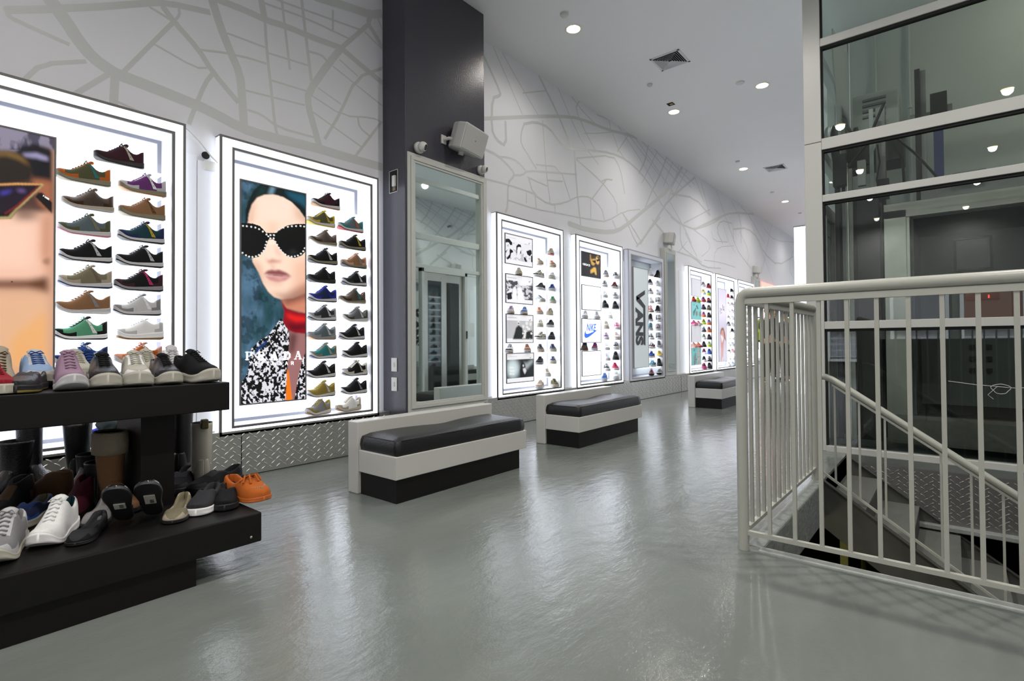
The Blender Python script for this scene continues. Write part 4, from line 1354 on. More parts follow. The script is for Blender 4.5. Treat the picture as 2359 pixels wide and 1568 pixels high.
S6 = ['0 L G,R,,LG', '0 R D,R,,R', '1 L Y,K,K,LG', '1 R B,LM,,LM', '2 L N,R,,R', '2 R R,K,K,K', '3 L K,P,P,K', '3 R OL,K,K,OL', '4 L RB,O,,O', '4 R K,,LG,K', '5 L D,LM,,LM', '5 R B,O,O,O', '6 L K,LG,,D', '6 R N,O,O,O',
      '7 L OL,G,,LG', '7 R K,M,M,K', '8 L K,,,K', '8 R G,LM,LM,LM', '9 L N,R,,W', '9 R N,B,,B', '10 L K,,LG,LG', '10 R K,LG,,K', '11 L K,HP,HP,HP', '11 R K,,LG,K']
case_shoes(5, '\n'.join('%s %s chunky %s -66' % (q.split()[0], '1615.5-1625.5' if q.split()[1] == 'L' else '1627-1638', q.split()[2]) for q in S6) +
 '\n0 1594-1602 skate RU,R,,R -60 L0a\n0 1604-1612 skate LM,,,LM -60 L0b\n0 1594-1603 skate HP,PK,,PK -40 L1a\n0 1605-1613 skate PK,LI,,LG -40 L1b\n0 1594-1602 skate PE,PK,,PE -35 L2a\n0 1603-1614 skate O,PK,,R -40 L2b', .80)
S7 = ['0 R hightop K', '1 L hightop R', '1 R hightop K,,,W', '2 L skate G,W', '2 R skate LI,G', '3 L skate LG', '3 R skate LI,W', '4 L skate M,W', '4 R skate LG', '5 L chunky D,,,G', '5 R skate G,W', '6 L skate W', '6 R hightop K',
      '7 L skate LG,W', '7 R skate W', '8 L skate LG', '8 R skate LG,LI', '9 L skate K,W', '9 R skate PK,PE', '10 L skate W,LG', '10 R skate W', '11 L plimsoll LG,W', '11 R plimsoll LB,W']
case_shoes(6, '\n'.join('%s %s %s %s -70' % (q.split()[0], '1674-1681' if q.split()[1] == 'L' else '1682-1690', q.split()[2], q.split()[3]) for q in S7), .80, simple=True)
rd = random.Random(11)
for ci, pal in ((7, ['W', 'LG', 'CR', 'W', 'BE', 'SG']), (8, ['W', 'LG', 'K', 'TN', 'MT', 'LG'])):
    L_ = []
    for r in range(12):
        for sd in (.78, 1.06):
            y = CASES[ci] + sd
            dpt = y * .77 + 3.96 * .638
            # px of that spot
            v = CR3.transposed() @ (Vector((-3.925, y, 1.0)) - Vector((0, 0, EYE)))
            px = W / 2 + FPX * v.x / -v.z
            main = pal[(r * 3 + (sd > .9) * 2 + r // 3) % 6]
            L_.append('%d %.2f-%.2f skate %s,%s,,LG -74' % (r, px - 1, px + 1, main, pal[(r * 5 + (sd > .9)) % 6]))
    case_shoes(ci, '\n'.join(L_), .80, simple=True)

# ------------------------------------------------------------------ column mirror and its fittings
t = thing('wall_mirror', 'tall mirror in stepped white frame on the dark column', 'mirror', (-3.643, 2.972, .33))
w, h = 1.02, 2.275
fr = MB()
for e0, e1, x in ((0, .03, .014), (.03, .062, .026), (.062, .082, .018)):
    fr.box(.001, x, e0, w - e0, e0, e1).box(.001, x, e0, w - e0, h - e1, h - e0).box(.001, x, e0, e1, e1, h - e1).box(.001, x, w - e1, w - e0, e1, h - e1)
fr.build('mirror_frame', M_frame, t, bevel=.002)
MB().box(.001, .008, .08, w - .08, .08, h - .08).build('mirror_glass', M_mirror, t)

def oriented(p, d, up=(0, 0, 1)):
    """matrix whose +x looks along d"""
    d = Vector(d).normalized(); y = Vector(up).cross(d).normalized(); z = d.cross(y)
    m = Matrix((d, y, z)).transposed().to_4x4(); m.translation = Vector(p); return m

def speaker(loc, d, label, arm, s=1.0):
    t = thing('loudspeaker', label, 'speaker', loc)
    Mx = oriented((0, 0, 0), d)
    mb = MB()
    # rounded back: outline in x(depth)-y(width)
    w, dp, h = .30 * s, .20 * s, .19 * s
    out = [(0, -w / 2), (0, w / 2)] + [(-dp * math.sin(k * PI / 8) - .005, w / 2 * math.cos(k * PI / 8)) for k in range(1, 8)]
    prof = [(q[0], q[1]) for q in out]
    n = len(prof)
    lv = [(-h / 2, .93), (-h / 2 + .012, 1), (h / 2 - .012, 1), (h / 2, .93)]
    vs = [Mx @ Vector((q[0] * k, q[1] * k, z)) for z, k in lv for q in prof]
    fs = [(i * n + j, i * n + (j + 1) % n, (i + 1) * n + (j + 1) % n, (i + 1) * n + j) for i in range(3) for j in range(n)] + [tuple(range(n))[::-1], tuple(range(3 * n, 4 * n))]
    mb.add(vs, fs, 0)
    mb.build('cabinet', M_plastic, t, bevel=.004)
    MB().box(.001, .008, -w / 2 + .008, w / 2 - .008, -h / 2 + .01, h / 2 - .01, M=Mx).build('grille', M_grille, t, bevel=.003)
    MB().box(.008, .0095, -.008, .008, -.004, .004, M=Mx).build('badge', M_alu, t)
    mb = MB()
    mb.tube([Vector(a) for a in arm], .013 * s, n=8)
    mb.tube([(Mx @ Vector((-dp * .5, 0, -h * .62))), (Mx @ Vector((-dp * .5, 0, h * .62)))], .02 * s, n=10)
    mb.box(arm[0][0] - .004, arm[0][0] + .008, arm[0][1] - .03, arm[0][1] + .03, arm[0][2] - .04, arm[0][2] + .04)
    mb.build('bracket', M_plastic, t)
speaker((-3.42, 3.60, 2.82), (.93, .16, -.32), 'white loudspeaker high on the dark column above the mirror', [(-.215, -.20, .01), (-.15, -.19, .01), (-.10, -.13, .0)], 1.25)
speaker((-3.80, 9.15, 2.76), (.92, .30, -.15), 'white loudspeaker on top of the pilaster right of the unlit case', [(-.04, -.02, -.165), (-.05, -.02, -.10), (-.06, -.03, -.04)])
speaker((-3.80, 14.66, 2.76), (.92, .30, -.15), 'farther white loudspeaker on top of the second pilaster', [(-.04, -.02, -.165), (-.05, -.02, -.10), (-.06, -.03, -.04)])

def cctv(loc, d, label, s=1.0):
    t = thing('security_camera', label, 'security camera', loc, 0, 'white turret cameras on the dark column')
    # mount against the column (-x side)
    Mx = oriented((0, 0, 0), (1, 0, 0))
    M2 = Mx @ Matrix.Rotation(PI / 2, 4, 'Y')
    MB().lathe([(0, -.055), (.05 * s, -.055), (.052 * s, -.03), (.04 * s, -.012), (.0, -.01)], 20, M=M2).build('mount', M_plastic, t)
    Md = oriented(Vector((.012, 0, 0)), d) @ Matrix.Rotation(PI / 2, 4, 'Y')
    r = .043 * s
    prof = [(r * math.sin(k * PI / 12), -r * math.cos(k * PI / 12)) for k in range(0, 9)] + [(r * .80, r * .62), (r * .62, r * .66)]
    MB().lathe(prof, 20, M=Md).build('ball', M_plastic, t)
    MB().lathe([(0, r * .60), (r * .60, r * .60), (r * .62, r * .68), (r * .3, r * .72), (0, r * .72)], 18, M=Md).build('camera_eye', M_lens, t)
cctv((-3.585, 3.095, 2.665), (.75, .45, -.30), 'white turret camera at the left top of the mirror frame')
cctv((-3.585, 3.90, 2.665), (.80, .35, -.25), 'white turret camera at the right top of the mirror frame', .9)
# electrics on the column's left face
t = thing('junction_box', 'open wall box with white switch inside, on the column left face', 'electrical box', (-3.805, 2.956, 2.37))
mb = MB().box(-.06, .06, -.003, 0, -.10, -.095).box(-.06, .06, -.003, 0, .095, .10).box(-.06, -.055, -.003, 0, -.1, .1).box(.055, .06, -.003, 0, -.1, .1)
mb.build('rough_edge', M_plastic, t); MB().box(-.055, .055, -.002, -.0005, -.095, .095).build('box_inside', M_grout, t)
MB().box(.0, .04, -.022, -.002, -.05, .045).build('switch_body', M_plastic, t, bevel=.003)
MB().box(-.01, .03, -.006, -.002, -.085, -.05).build('cardboard_flap', mat('cardboard', (.22, .15, .09), .8), t)
for z, lb in ((.742, 'white light switch plate on the column, above the outlet'), (.570, 'white outlet plate low on the column left face')):
    t = thing('wall_plate', lb, 'switch plate', (-3.80, 2.956, z))
    MB().box(-.038, .038, -.008, 0, -.06, .06).build('cover_plate', M_plastic, t, bevel=.003)
    MB().box(-.010, .010, -.012, -.008, -.02, .02).build('rocker', M_frame, t, bevel=.001)
# outlet and cord between the first two cases
t = thing('power_outlet', 'bare power outlet beside a dark wall hole, between the first two cases', 'outlet', (XW + .02, 1.50, 2.17))
MB().box(-.02, .004, -.045, .03, -.035, .03).build('outlet_plate', M_plastic, t, bevel=.002)
MB().lathe([(0, 0), (.026, 0), (.026, .004), (0, .004)], 14, M=Matrix.Translation((0, -.04, .062)) @ Matrix.Rotation(PI / 2, 4, 'Y')).build('wall_hole', M_grout, t)
mb = MB().tube([(XF - .03, 1.318, 2.37), (XW + .03, 1.36, 2.36), (XW + .03, 1.43, 2.30), (XW + .03, 1.49, 2.235), (XW + .05, 1.53, 2.19)], .005, n=8)
tag(mb.build('white_cable', M_plastic), 'thin white power cord sagging from the first case to the outlet', 'cord')

# ------------------------------------------------------------------ benches
def bench(x0, y0, lx, label, length=1.22):
    """x0: rear face, y0: near end"""
    t = thing('bench', label, 'bench', (x0, y0, 0), 0, 'benches along the mural wall')
    MB().box(0, .10, -.01, length + .02, 0, .445).build('backboard', M_white, t, bevel=.006)
    MB().box(.10, lx, 0, length, .138, .272).build('seat_box', M_white, t, bevel=.004)
    MB().box(.105, lx - .01, .012, length - .075, 0, .138).build('plinth', M_black, t, bevel=.002)
    # cushion with soft swollen top
    mb = MB(); nx, ny = 12, 30
    xa, xb, ya, yb, z0, z1 = .11, lx - .012, .02, length - .03, .27, .375
    def hz(u, v):
        e = min(1, min(u, 1 - u) * 7, min(v, 1 - v) * 16)
        e = math.sqrt(max(0, e * (2 - e)))
        return z1 - .018 + .018 * e + .010 * math.sin(v * PI) ** 2 * 0 - .008 * math.exp(-((v - .55) / .12) ** 2) + .004 * math.sin(v * 9 + u * 3)
    top = [[Vector((xa + (xb - xa) * i / nx, ya + (yb - ya) * j / ny, hz(i / nx, j / ny))) for j in range(ny + 1)] for i in range(nx + 1)]
    for r in top:
        mb.v += [tuple(v) for v in r]
    k = ny + 1
    for i in range(nx):
        for j in range(ny):
            mb.f.append((i * k + j, (i + 1) * k + j, (i + 1) * k + j + 1, i * k + j + 1)); mb.m.append(0); mb.sm.append(True)
    per = [(i, 0) for i in range(nx + 1)] + [(nx, j) for j in range(1, ny + 1)] + [(i, ny) for i in range(nx - 1, -1, -1)] + [(0, j) for j in range(ny - 1, 0, -1)]
    n = len(per)
    rings = []
    for zf, off in ((1, 0), (.8, .006), (.4, .010), (.0, .004)):
        rg = []
        for (i, j) in per:
            v = top[i][j]
            ox = -1 if i == 0 else (1 if i == nx else 0); oy = -1 if j == 0 else (1 if j == ny else 0)
            rg.append(Vector((v.x + ox * off, v.y + oy * off, z0 + (v.z - z0) * zf)))
        rings.append(rg)
    vs = [v for r in rings for v in r]
    mb.add(vs, [(a * n + b_, (a + 1) * n + b_, (a + 1) * n + (b_ + 1) % n, a * n + (b_ + 1) % n) for a in range(3) for b_ in range(n)], 0, True)
    cu = mb.build('cushion', M_leather, t)
    mb = MB()
    mb.tube([(xa + .03, ya + .0, z1 - .016), (xb - .03, ya + .0, z1 - .016)], .003, n=6)
    mb.tube([(xb + .0, ya + .03, z1 - .016), (xb + .0, yb - .03, z1 - .016)], .003, n=6)
    s = mb.build('piping', M_leather, cu)
    return t
bench(-2.945, 1.935, .465, 'nearest white bench with black leather cushion, in front of the column')
bench(-2.985, 3.95, .465, 'middle white bench with black leather cushion, before the black and white prints case')
bench(-2.905, 7.42, .47, 'farthest white bench with black cushion, before the pilaster mirror', 1.22)

# ------------------------------------------------------------------ display table and its shoes
t = thing('display_table', 'two-tier black display table crowded with shoes', 'table', (-2.8, .8, 0))
def loc(b):  # shift helper
    return [b[0] + 2.8, b[1] + 2.8, b[2] - .8, b[3] - .8, b[4], b[5]]
MB().box(*loc((-3.30, -2.262, -1.2, .809, 0, .109))).build('base', M_blackdk, t)
MB().box(*loc((-3.42, -2.235, -1.2, 1.05, .109, .23))).build('lower_tier', M_black, t, bevel=.006)
MB().box(*loc((-3.12, -2.50, -1.2, 1.03, .638, .762))).build('upper_tier', M_black, t, bevel=.004)
MB().box(*loc((-3.0, -2.66, .735, .862, .23, .638))).build('post', M_blackdk, t)
MB().box(*loc((-3.0, -2.66, -.9, -.78, .23, .638))).build('post', M_blackdk, t)
MB().lathe([(0, 0), (.006, 0), (.005, .003), (0, .004)], 10, M=Matrix.Translation((-2.235 + 2.8, 1.005 - .8, .137)) @ Matrix.Rotation(PI / 2, 4, 'Y')).build('screw', M_steel, t)

G_UP = 'shoes on the upper tier of the black table'
G_LO = 'shoes on the lower tier of the black table'
ZU = .762
def up(style, px, x, rz, lab, *a, sc=.92, tilt=0, y=870, **k):
    c = on(px, y, 'z', ZU) if False else None
    yy = on(px, y, 'x', x + .08).y
    return put_shoe(style, *a, loc=(x, yy, ZU + .001), rz=R(rz), scale=sc, label=lab, group=G_UP, **k)
up('plimsoll', -6, -2.63, 5, 'red shoe with cream sole cut by the left picture edge, front of the upper tier', 'R', None, None, 'CR', name='sneaker')
up('slipon', 74, -2.63, -22, 'low black leather shoe with yellow sole line, front of the upper tier', 'K', 'D', None, 'K', 'MU', kind='leather', name='leather_shoe', sc=.95)
up('runner', 170, -2.63, -4, 'lilac pink knit sneaker, front of the upper tier', 'LI', 'LI', None, 'LG', 'LG', sc=1.0)
up('chunky', 250, -2.63, -6, 'black sneaker with thick cream sole, between the lilac and white ones', 'K', 'D', None, 'OW', 'OW', kind='leather', sc=.92)
up('chunky', 324, -2.63, -8, 'white sneaker with green side flash, front of the upper tier', 'OW', 'W', 'LM', 'OW', 'OW', kind='leather', sc=.95)
up('chunky', 393, -2.63, -2, 'black leather sneaker with curved white sole, second from the table end', 'K', 'D', None, 'OW', 'OW', kind='leather', sc=.86)
up('chunky', 466, -2.63, 12, 'black knit sneaker with bulky white sole, at the right end of the table', 'K', 'K', None, 'OW', 'OW', sc=.96)
up('hightop', 8, -2.88, -6, 'beige boot with brown laces, rear left of the upper tier', 'BE', 'BE', None, 'CR', 'TN', 'BR', sc=.95, name='lace_boot')
up('chunky', 92, -2.86, 0, 'blue and grey sneaker with blue laces, behind the black leather shoe', 'LB', 'LG', None, 'OW', 'K', 'B', sc=1.0)
up('chunky', 186, -2.88, 0, 'cream sneaker with grey heart mark on its tongue, behind the lilac one', 'CR', 'OW', None, 'OW', 'OW', sc=1.0)
up('runner', 216, -2.97, 4, 'blue sneaker tucked behind the cream one on the upper tier', 'B', 'N', None, 'W', 'W', sc=1.0)
up('runner', 236, -3.0, -4, 'white shoe heel peeking out behind the black sneaker', 'W', 'LG', None, 'W', 'W', sc=.9)
up('chunky', 352, -2.87, -4, 'white leather sneaker with tall tongue, behind the green-flashed one', 'OW', 'CR', None, 'OW', 'OW', sc=.98)
up('runner', 372, -2.98, 80, 'peach orange shoe lying crosswise behind the white sneakers', 'RU', 'PE', None, 'W', 'W', sc=.95)
up('hightop', 412, -2.84, -8, 'white lace-up sneaker with dark lace marks, behind the two black ones', 'W', 'LG', None, 'W', 'W', 'LG', sc=.95)

ZL = .23
def lo(style, px, y, rz, lab, *a, sc=.92, rot=None, dz=0, **k):
    q = on(px, y, 'z', ZL)
    return put_shoe(style, *a, loc=(q.x, q.y, ZL + .001 + dz), rz=R(rz), scale=sc, label=lab, group=G_LO, rot=rot, **k)
# front row
lo('runner', 12, 1278, -22, 'grey cloth sneaker with cream sole at the front left corner, lower tier', 'G', 'LG', None, 'CR', 'CR', sc=.98)
lo('runner', 128, 1240, -30, 'white sock sneaker with green lining, front of the lower tier', 'W', 'W', None, 'W', 'W', lining='DT', sc=.98, name='sneaker')
lo('slipon', 68, 1200, -32, 'navy canvas slip-on with cream sole and straw insole, lower tier', 'N', 'B', None, 'CR', 'CR', lining='KH', sc=1.0, name='slip_on_shoe')
lo('flat', 205, 1232, -30, 'dark grey strap shoe, left of the upright flats', 'D', 'K', None, 'K', 'K', name='strap_shoe')
lo('flat', 412, 1185, -28, 'beige woven espadrille flat with black sole, front of the lower tier', 'KH', 'BE', None, 'K', 'K', sc=.98, name='espadrille')
lo('slipon', 474, 1168, -36, 'charcoal slip-on with bright white sole, right half of the lower tier', 'D', 'D', None, 'W', 'W', sc=1.0, name='slip_on_shoe')
lo('slipon', 524, 1160, -28, 'plain black slip-on between the charcoal one and the orange moccasin', 'K', 'K', None, 'K', 'K', sc=.92, name='slip_on_shoe')
mo = lo('mocc', 566, 1150, 3, 'orange suede moccasin with bow at the right end, lower tier', 'O', 'O', None, 'O', 'TN', sc=1.15, dz=.012, name='moccasin', lining='RU')
mb = MB()
for a, c in (((.03, -.012, .076), (.055, -.038, .062)), ((.03, .012, .076), (.055, .034, .06)), ((.03, -.006, .078), (.075, -.018, .06)), ((.03, .006, .078), (.07, .016, .062))):
    a, c = Vector(a), Vector(c); mb.tube([a, a.lerp(c, .5) + Vector((0, 0, .014)), c], .0035, n=6)
mb.tube([(.02, -.035, .062), (.03, 0, .080), (.02, .035, .062)], .004, n=6)
mb.build('bow', pm('O'), mo)
mb = MB()
for k in range(17):
    a = -1.35 + 2.7 * k / 16
    x, y = .04 + .075 * math.cos(a), .036 * math.sin(a)
    mb.box(x - .003, x + .003, y - .001, y + .001, .046, .052, M=None)
mb.build('stitching', pm('CR'), mo)
# two glossy flats propped up on edge, soles to the camera, with price stickers
for px, y, lb in ((277, 1222, 'left patent flat propped upright showing sole and small sticker'), (348, 1208, 'right patent flat propped upright showing sole and large barcode sticker')):
    q = on(px, y, 'z', ZL)
    f = put_shoe('flat', 'K', 'K', None, 'D', 'D', loc=(q.x - .02, q.y, ZL + .046), kind='patent', label=lb, group=G_LO, rot=(R(28), R(-112), R(-22)), scale=.95, name='ballet_flat')
    f.rotation_euler = Euler((0, R(-40), R(-24)))
    big = px > 300
    # sticker lies on the sole
    mb = MB().box(-.02, .05 if big else .02, -.018, .02, -.0045, -.0005)
    mb.build('price_sticker', mat('sticker_white', (.62, .62, .55), .5), f)
    mb = MB()
    for k in range(6): mb.box(-.012 + k * .005, -.010 + k * .005, .0, .014, -.0052, -.0045)
    mb.build('barcode', M_ink, f)
    f.location.z = ZL + .092
    f.location.x = q.x - .01
# middle rows
lo('flat', 232, 1192, -25, 'silver glitter slingback, left of the grey woven flat', 'SI', 'SI', None, 'D', 'K', kind='glitter', sc=1.0, name='slingback')
lo('flat', 335, 1150, -22, 'grey woven flat before the table post', 'SI', 'G', None, 'D', 'K', sc=1.05, name='woven_flat', kind='glitter', lining='BR')
lo('bootfoot', 180, 1180, -32, 'maroon suede ankle boot, lower tier', 'M', 'M', None, 'K', 'K', sc=1.0, name='ankle_boot')
lo('slipon', 420, 1125, -30, 'black felt clog beside the white ankle boot', 'K', 'D', None, 'K', 'K', sc=1.1, name='clog')
lo('slipon', 500, 1122, -64, 'black mule with white toe patch, behind the black slip-on', 'K', 'D', None, 'K', 'K', sc=1.1, name='mule', dz=0)
lo('bootfoot', 100, 1158, -150, 'brown suede ankle boot on the lower tier', 'BR', 'BR', None, 'K', 'K', sc=1.05, name='ankle_boot')
lo('bootfoot', 22, 1185, -35, 'dark ankle boot with brown top, left edge of the lower tier', 'K', 'BR', None, 'K', 'K', sc=1.0, name='ankle_boot')

def boot(px, y, rz, H_, lab, mainm, solem='K', r=(.052, .045), topm=None, name='tall_boot', sc=1.0, foldz=None, slouch=0, rtop=1.25, lean=0):
    q = on(px, y, 'z', ZL)
    t = put_shoe('bootfoot', mainm, mainm, None, solem, solem, loc=(q.x, q.y, ZL + .001), rz=R(rz), label=lab, group=G_LO, name=name, scale=sc, kind='leather')
    mb = MB(); n = 20; N = 16
    cx = -.085
    zs = [.07 + (H_ - .07) * k / N for k in range(N + 1)]
    rows = []
    for k, z in enumerate(zs):
        u = k / N
        f = .92 + (rtop - .92) * u ** .8 + (slouch * math.sin(k * 2.4) * .12)
        rows.append([(cx + lean * u + r[0] * f * math.cos(2 * PI * j / n) + .02 * (1 - u) ** 3 + slouch * .012 * math.sin(k * 1.7 + j * .5), r[1] * f * math.sin(2 * PI * j / n), z + slouch * .006 * math.sin(j * 1.3 + k)) for j in range(n)])
    for f in (.9, .88):
        z = H_ - (.0 if f == .9 else .06)
        rows.append([(cx + lean + r[0] * rtop * f * math.cos(2 * PI * j / n), r[1] * rtop * f * math.sin(2 * PI * j / n), z) for j in range(n)])
    vs = [v for rr_ in rows for v in rr_]
    fs, ms = [], []
    for i in range(len(rows) - 1):
        for j in range(n):
            fs.append((i * n + j, i * n + (j + 1) % n, (i + 1) * n + (j + 1) % n, (i + 1) * n + j))
            ms.append(0 if i < N else 1)
    mb.add(vs, fs, 0, True); mb.m = ms
    mb.add(rows[-1], [tuple(range(n))], 1)
    mb.build('shaft', [pm(mainm, 'leather' if not topm else 'suede'), pm('K')], t)
    if topm:
        mb = MB(); f = rtop * 1.14
        prof = [(1.0, H_ * .70), (f, H_ * .72), (f * 1.03, H_ * .85), (f * 1.0, H_ * .99), (f * .9, H_ * 1.02), (.9 * rtop, H_ * .98)]
        vs = [(cx + lean * .8 + r[0] * a * math.cos(2 * PI * j / n), r[1] * a * math.sin(2 * PI * j / n), z) for a, z in prof for j in range(n)]
        mb.add(vs, [(i * n + j, i * n + (j + 1) % n, (i + 1) * n + (j + 1) % n, (i + 1) * n + j) for i in range(len(prof) - 1) for j in range(n)], 0, True)
        mb.build('fur_cuff', mat('fleece_cuff', (.42, .37, .27), .95, bump=1, bscale=300), t)
    return t
boot(92, 1128, 20, .36, 'tallest glossy black boot on the lower tier, reaching the upper tier', 'K', rtop=1.15)
t_ = boot(186, 1106, 160, .28, 'black mid-height boot with buckle, between two taller boots', 'K', rtop=1.35, name='mid_boot')
boot(238, 1120, -30, .36, 'slouchy sequined cowboy boot on the lower tier', 'SG', rtop=1.2, slouch=1, name='sequined_boot')
boot(272, 1172, 6, .29, 'tan boot with cream fleece cuff beside the table post', 'TN', 'K', topm=True, rtop=1.25, name='fleece_boot', r=(.055, .045))
boot(284, 1078, -30, .36, 'dark boot with silver lacing behind the fleece boot', 'G', rtop=1.1, name='laced_boot')
WB = boot(455, 1112, 172, .285, 'white leather ankle boot with black and yellow pull tab', 'OW', 'K', rtop=1.05, name='white_ankle_boot')
boot(425, 1092, 150, .36, 'tall black boot leaning behind the table post', 'K', rtop=1.2, lean=.03)
boot(8, 1142, -40, .22, 'black fringed ankle boot, rear left of the lower tier', 'K', rtop=1.3, name='fringed_boot', r=(.06, .055))
boot(190, 1140, -30, .16, 'low black laced boot before the mid-height boot', 'K', rtop=1.2, name='laced_ankle_boot')
boot(232, 1150, 160, .17, 'black suede bootie, left of the silver slingback', 'K', rtop=1.1, name='bootie')
MB().box(-.155, -.125, -.016, .016, .262, .305).build('pull_tab', mat('tab_black_yellow', (.05, .04, .005), .6, noise=.9, nscale=90), WB, bevel=.006)
# a small heart mark on the cream sneaker's tongue is part of that shoe
for o in COL.objects:
    if o.get('label', '').startswith('cream sneaker with grey heart'):
        MB().add([(-.0250, -.014, .133), (-.0240, 0, .128), (-.0250, .014, .133), (-.0215, .008, .119), (-.0185, 0, .110), (-.0215, -.008, .119)], [(0, 1, 2, 3, 4, 5)]).build('heart_mark', mat('mark_grey', (.08, .08, .09), .5), o)

# ------------------------------------------------------------------ ceiling fittings
M_bulb = mat('downlight_lens', (1, .93, .8), .4, emit=10, ecol=(1, .80, .52))
def lamp(name, typ, loc, energy, color, parent=None, **k):
    l = bpy.data.lights.new(name, typ); l.energy = energy; l.color = color
    for a, v in k.items(): setattr(l, a, v)
    o = bpy.data.objects.new(name, l); COL.objects.link(o); o.location = loc
    if parent: o.parent = parent
    return o
DL = [(-3.083, 4.788, 'nearest downlight above the mural wall, left of the big vent'), (-3.09, 7.48, 'downlight just under the small ceiling hole'), (-1.878, 7.463, 'downlight nearest the elevator, beside a flat disc'),
      (-3.095, 10.85, 'third downlight along the mural wall, left of the small vent'), (-3.06, 14.06, 'fourth downlight along the mural wall'), (-3.05, 17.6, 'farthest downlight, seen against the elevator pillar edge'),
      (-1.30, .75, 'downlight above the camera side, left of the stairs'), (.62, .66, 'downlight above the stair railing'), (-1.36, -2.05, 'first downlight behind the viewpoint, left'), (.59, -2.1, 'first downlight behind the viewpoint, right'),
      (-1.45, -4.6, 'second downlight behind the viewpoint, left'), (.45, -4.6, 'second downlight behind the viewpoint, right'), (-1.56, -7.3, 'rearmost downlight behind the viewpoint, left'), (.31, -7.25, 'rearmost downlight behind the viewpoint, right'),
      (-1.30, 3.35, 'added downlight over the aisle between the nearest bench and the stairs'), (.62, 3.35, 'added downlight over the stair opening'),  # both added out of view to brighten the left part of the mural wall
      (-1.88, 10.85, 'added downlight hidden behind the elevator post, mid aisle'), (-1.2, 16.2, 'added downlight over the far end of the aisle, left'), (.6, 16.2, 'added downlight over the far end of the aisle, right'), (-1.4, 19.4, 'last added downlight before the end wall'),  # these and the next pair are added to brighten the far end
      (-1.9, 13.0, 'added downlight in the aisle far behind the elevator'), (.2, 13.0, 'added downlight right of the far aisle behind the elevator')]
for x, y, lb in DL:
    t = thing('downlight', lb, 'ceiling light', (x, y, CEIL), 0, 'recessed downlights')
    MB().lathe([(.070, -.002), (.078, -.0034), (.092, -.003), (.095, .0)], 28).build('trim_ring', mat('downlight_trim', (.85, .8, .72), .4), t)
    MB().lathe([(0, -.0035), (.071, -.0035)], 28).build('lens', M_bulb, t)
    l = lamp('lamp', 'SPOT', (0, 0, -.02), LAMP * (.4 if x < -3 else 1.3), (1, .95, .89), t, spot_size=R(165), spot_blend=1, shadow_soft_size=.06)
def vent(x, y, lb):
    t = thing('ceiling_vent', lb, 'air vent', (x, y, CEIL), R(0), 'square ceiling vents')
    s = .18
    mb = MB()
    mb.box(-s, s, -s, -s + .028, -.006, 0).box(-s, s, s - .028, s, -.006, 0).box(-s, -s + .028, -s, s, -.006, 0).box(s - .028, s, -s, s, -.006, 0)
    mb.build('vent_frame', M_plainwall, t, bevel=.002)
    MB().box(-s + .02, s - .02, -s + .02, s - .02, -.001, -.0002).build('vent_throat', M_grout, t)
    mb = MB()
    for k in range(6):
        a = s - .034 - k * .022; c = a - .015
        if c < .01: break
        for sx, sy in ((1, 0), (-1, 0), (0, 1), (0, -1)):
            if sx:
                mb.quad((sx * a, -a, -.018), (sx * a, a, -.018), (sx * c, c, -.002), (sx * c, -c, -.002))
            else:
                mb.quad((-a, sy * a, -.018), (a, sy * a, -.018), (c, sy * c, -.002), (-c, sy * c, -.002))
    mb.build('louvres', M_plainwall, t)
vent(-2.55, 6.07, 'large square ceiling vent nearest the camera'); vent(-2.60, 11.2, 'small-looking farther ceiling vent')
for k, (x, y, lb, r) in enumerate([(-3.009, 4.505, 'ceiling detector beside the nearest downlight', .045), (-2.993, 6.466, 'ceiling sprinkler cap left of the large vent', .035), (-2.075, 7.187, 'flat white disc beside the downlight nearest the elevator', .055),
                      (-3.042, 10.307, 'ceiling sprinkler cap by the third mural-side downlight', .04), (-3.084, 12.963, 'ceiling sprinkler cap by the fourth mural-side downlight', .04), (-3.04, 15.57, 'farthest ceiling sprinkler cap', .04)]):
    h = .012 if k == 2 else .022
    o = MB().lathe([(0, -h), (r * .85, -h), (r, -h * .6), (r, 0)], 24).build('smoke_detector' if k == 0 else 'sprinkler', M_plastic); o.location = (x, y, CEIL)
    tag(o, lb, 'smoke detector' if k == 0 else 'sprinkler', 'small round ceiling fittings')
t = thing('ceiling_hole', 'small square open hole with yellow inside, in the ceiling', 'ceiling hole', (-3.02, 7.2, CEIL))
MB().box(-.045, .045, -.05, .05, -.003, -.001).build('hole_edge', M_grout, t); MB().box(-.012, .03, -.02, .02, -.006, -.003).build('yellow_box', mat('yellow_bit', (.45, .33, .05), .6), t)

# ------------------------------------------------------------------ elevator
EX0, EX1, EY0, EY1 = -.89, 1.65, 5.18, 6.80
t = thing('elevator_enclosure', 'white-framed glass elevator enclosure at the right', 'elevator shaft', (EX0, EY0, 0))
def L(x0, x1, y0, y1, z0, z1): return (x0 - EX0, x1 - EX0, y0 - EY0, y1 - EY0, z0, z1)
MB().box(*L(-.965, -.835, EY0 - .03, EY0 + .10, 0, 2.62)).box(*L(-.965, -.835, EY0 - .03, EY0 + .10, 2.625, CEIL)).build('corner_post', M_frame, t, bevel=.003)
MB().box(*L(-.955, -.84, 6.78, 6.92, 0, CEIL)).build('corner_post', M_frame, t, bevel=.003)
MB().box(*L(1.6, 1.73, EY0 - .03, EY0 + .1, 0, CEIL)).build('corner_post', M_frame, t, bevel=.003)
rails = [(3.44, 3.508), (2.553, 2.648), (2.108, 2.166), (1.026, 1.09)]
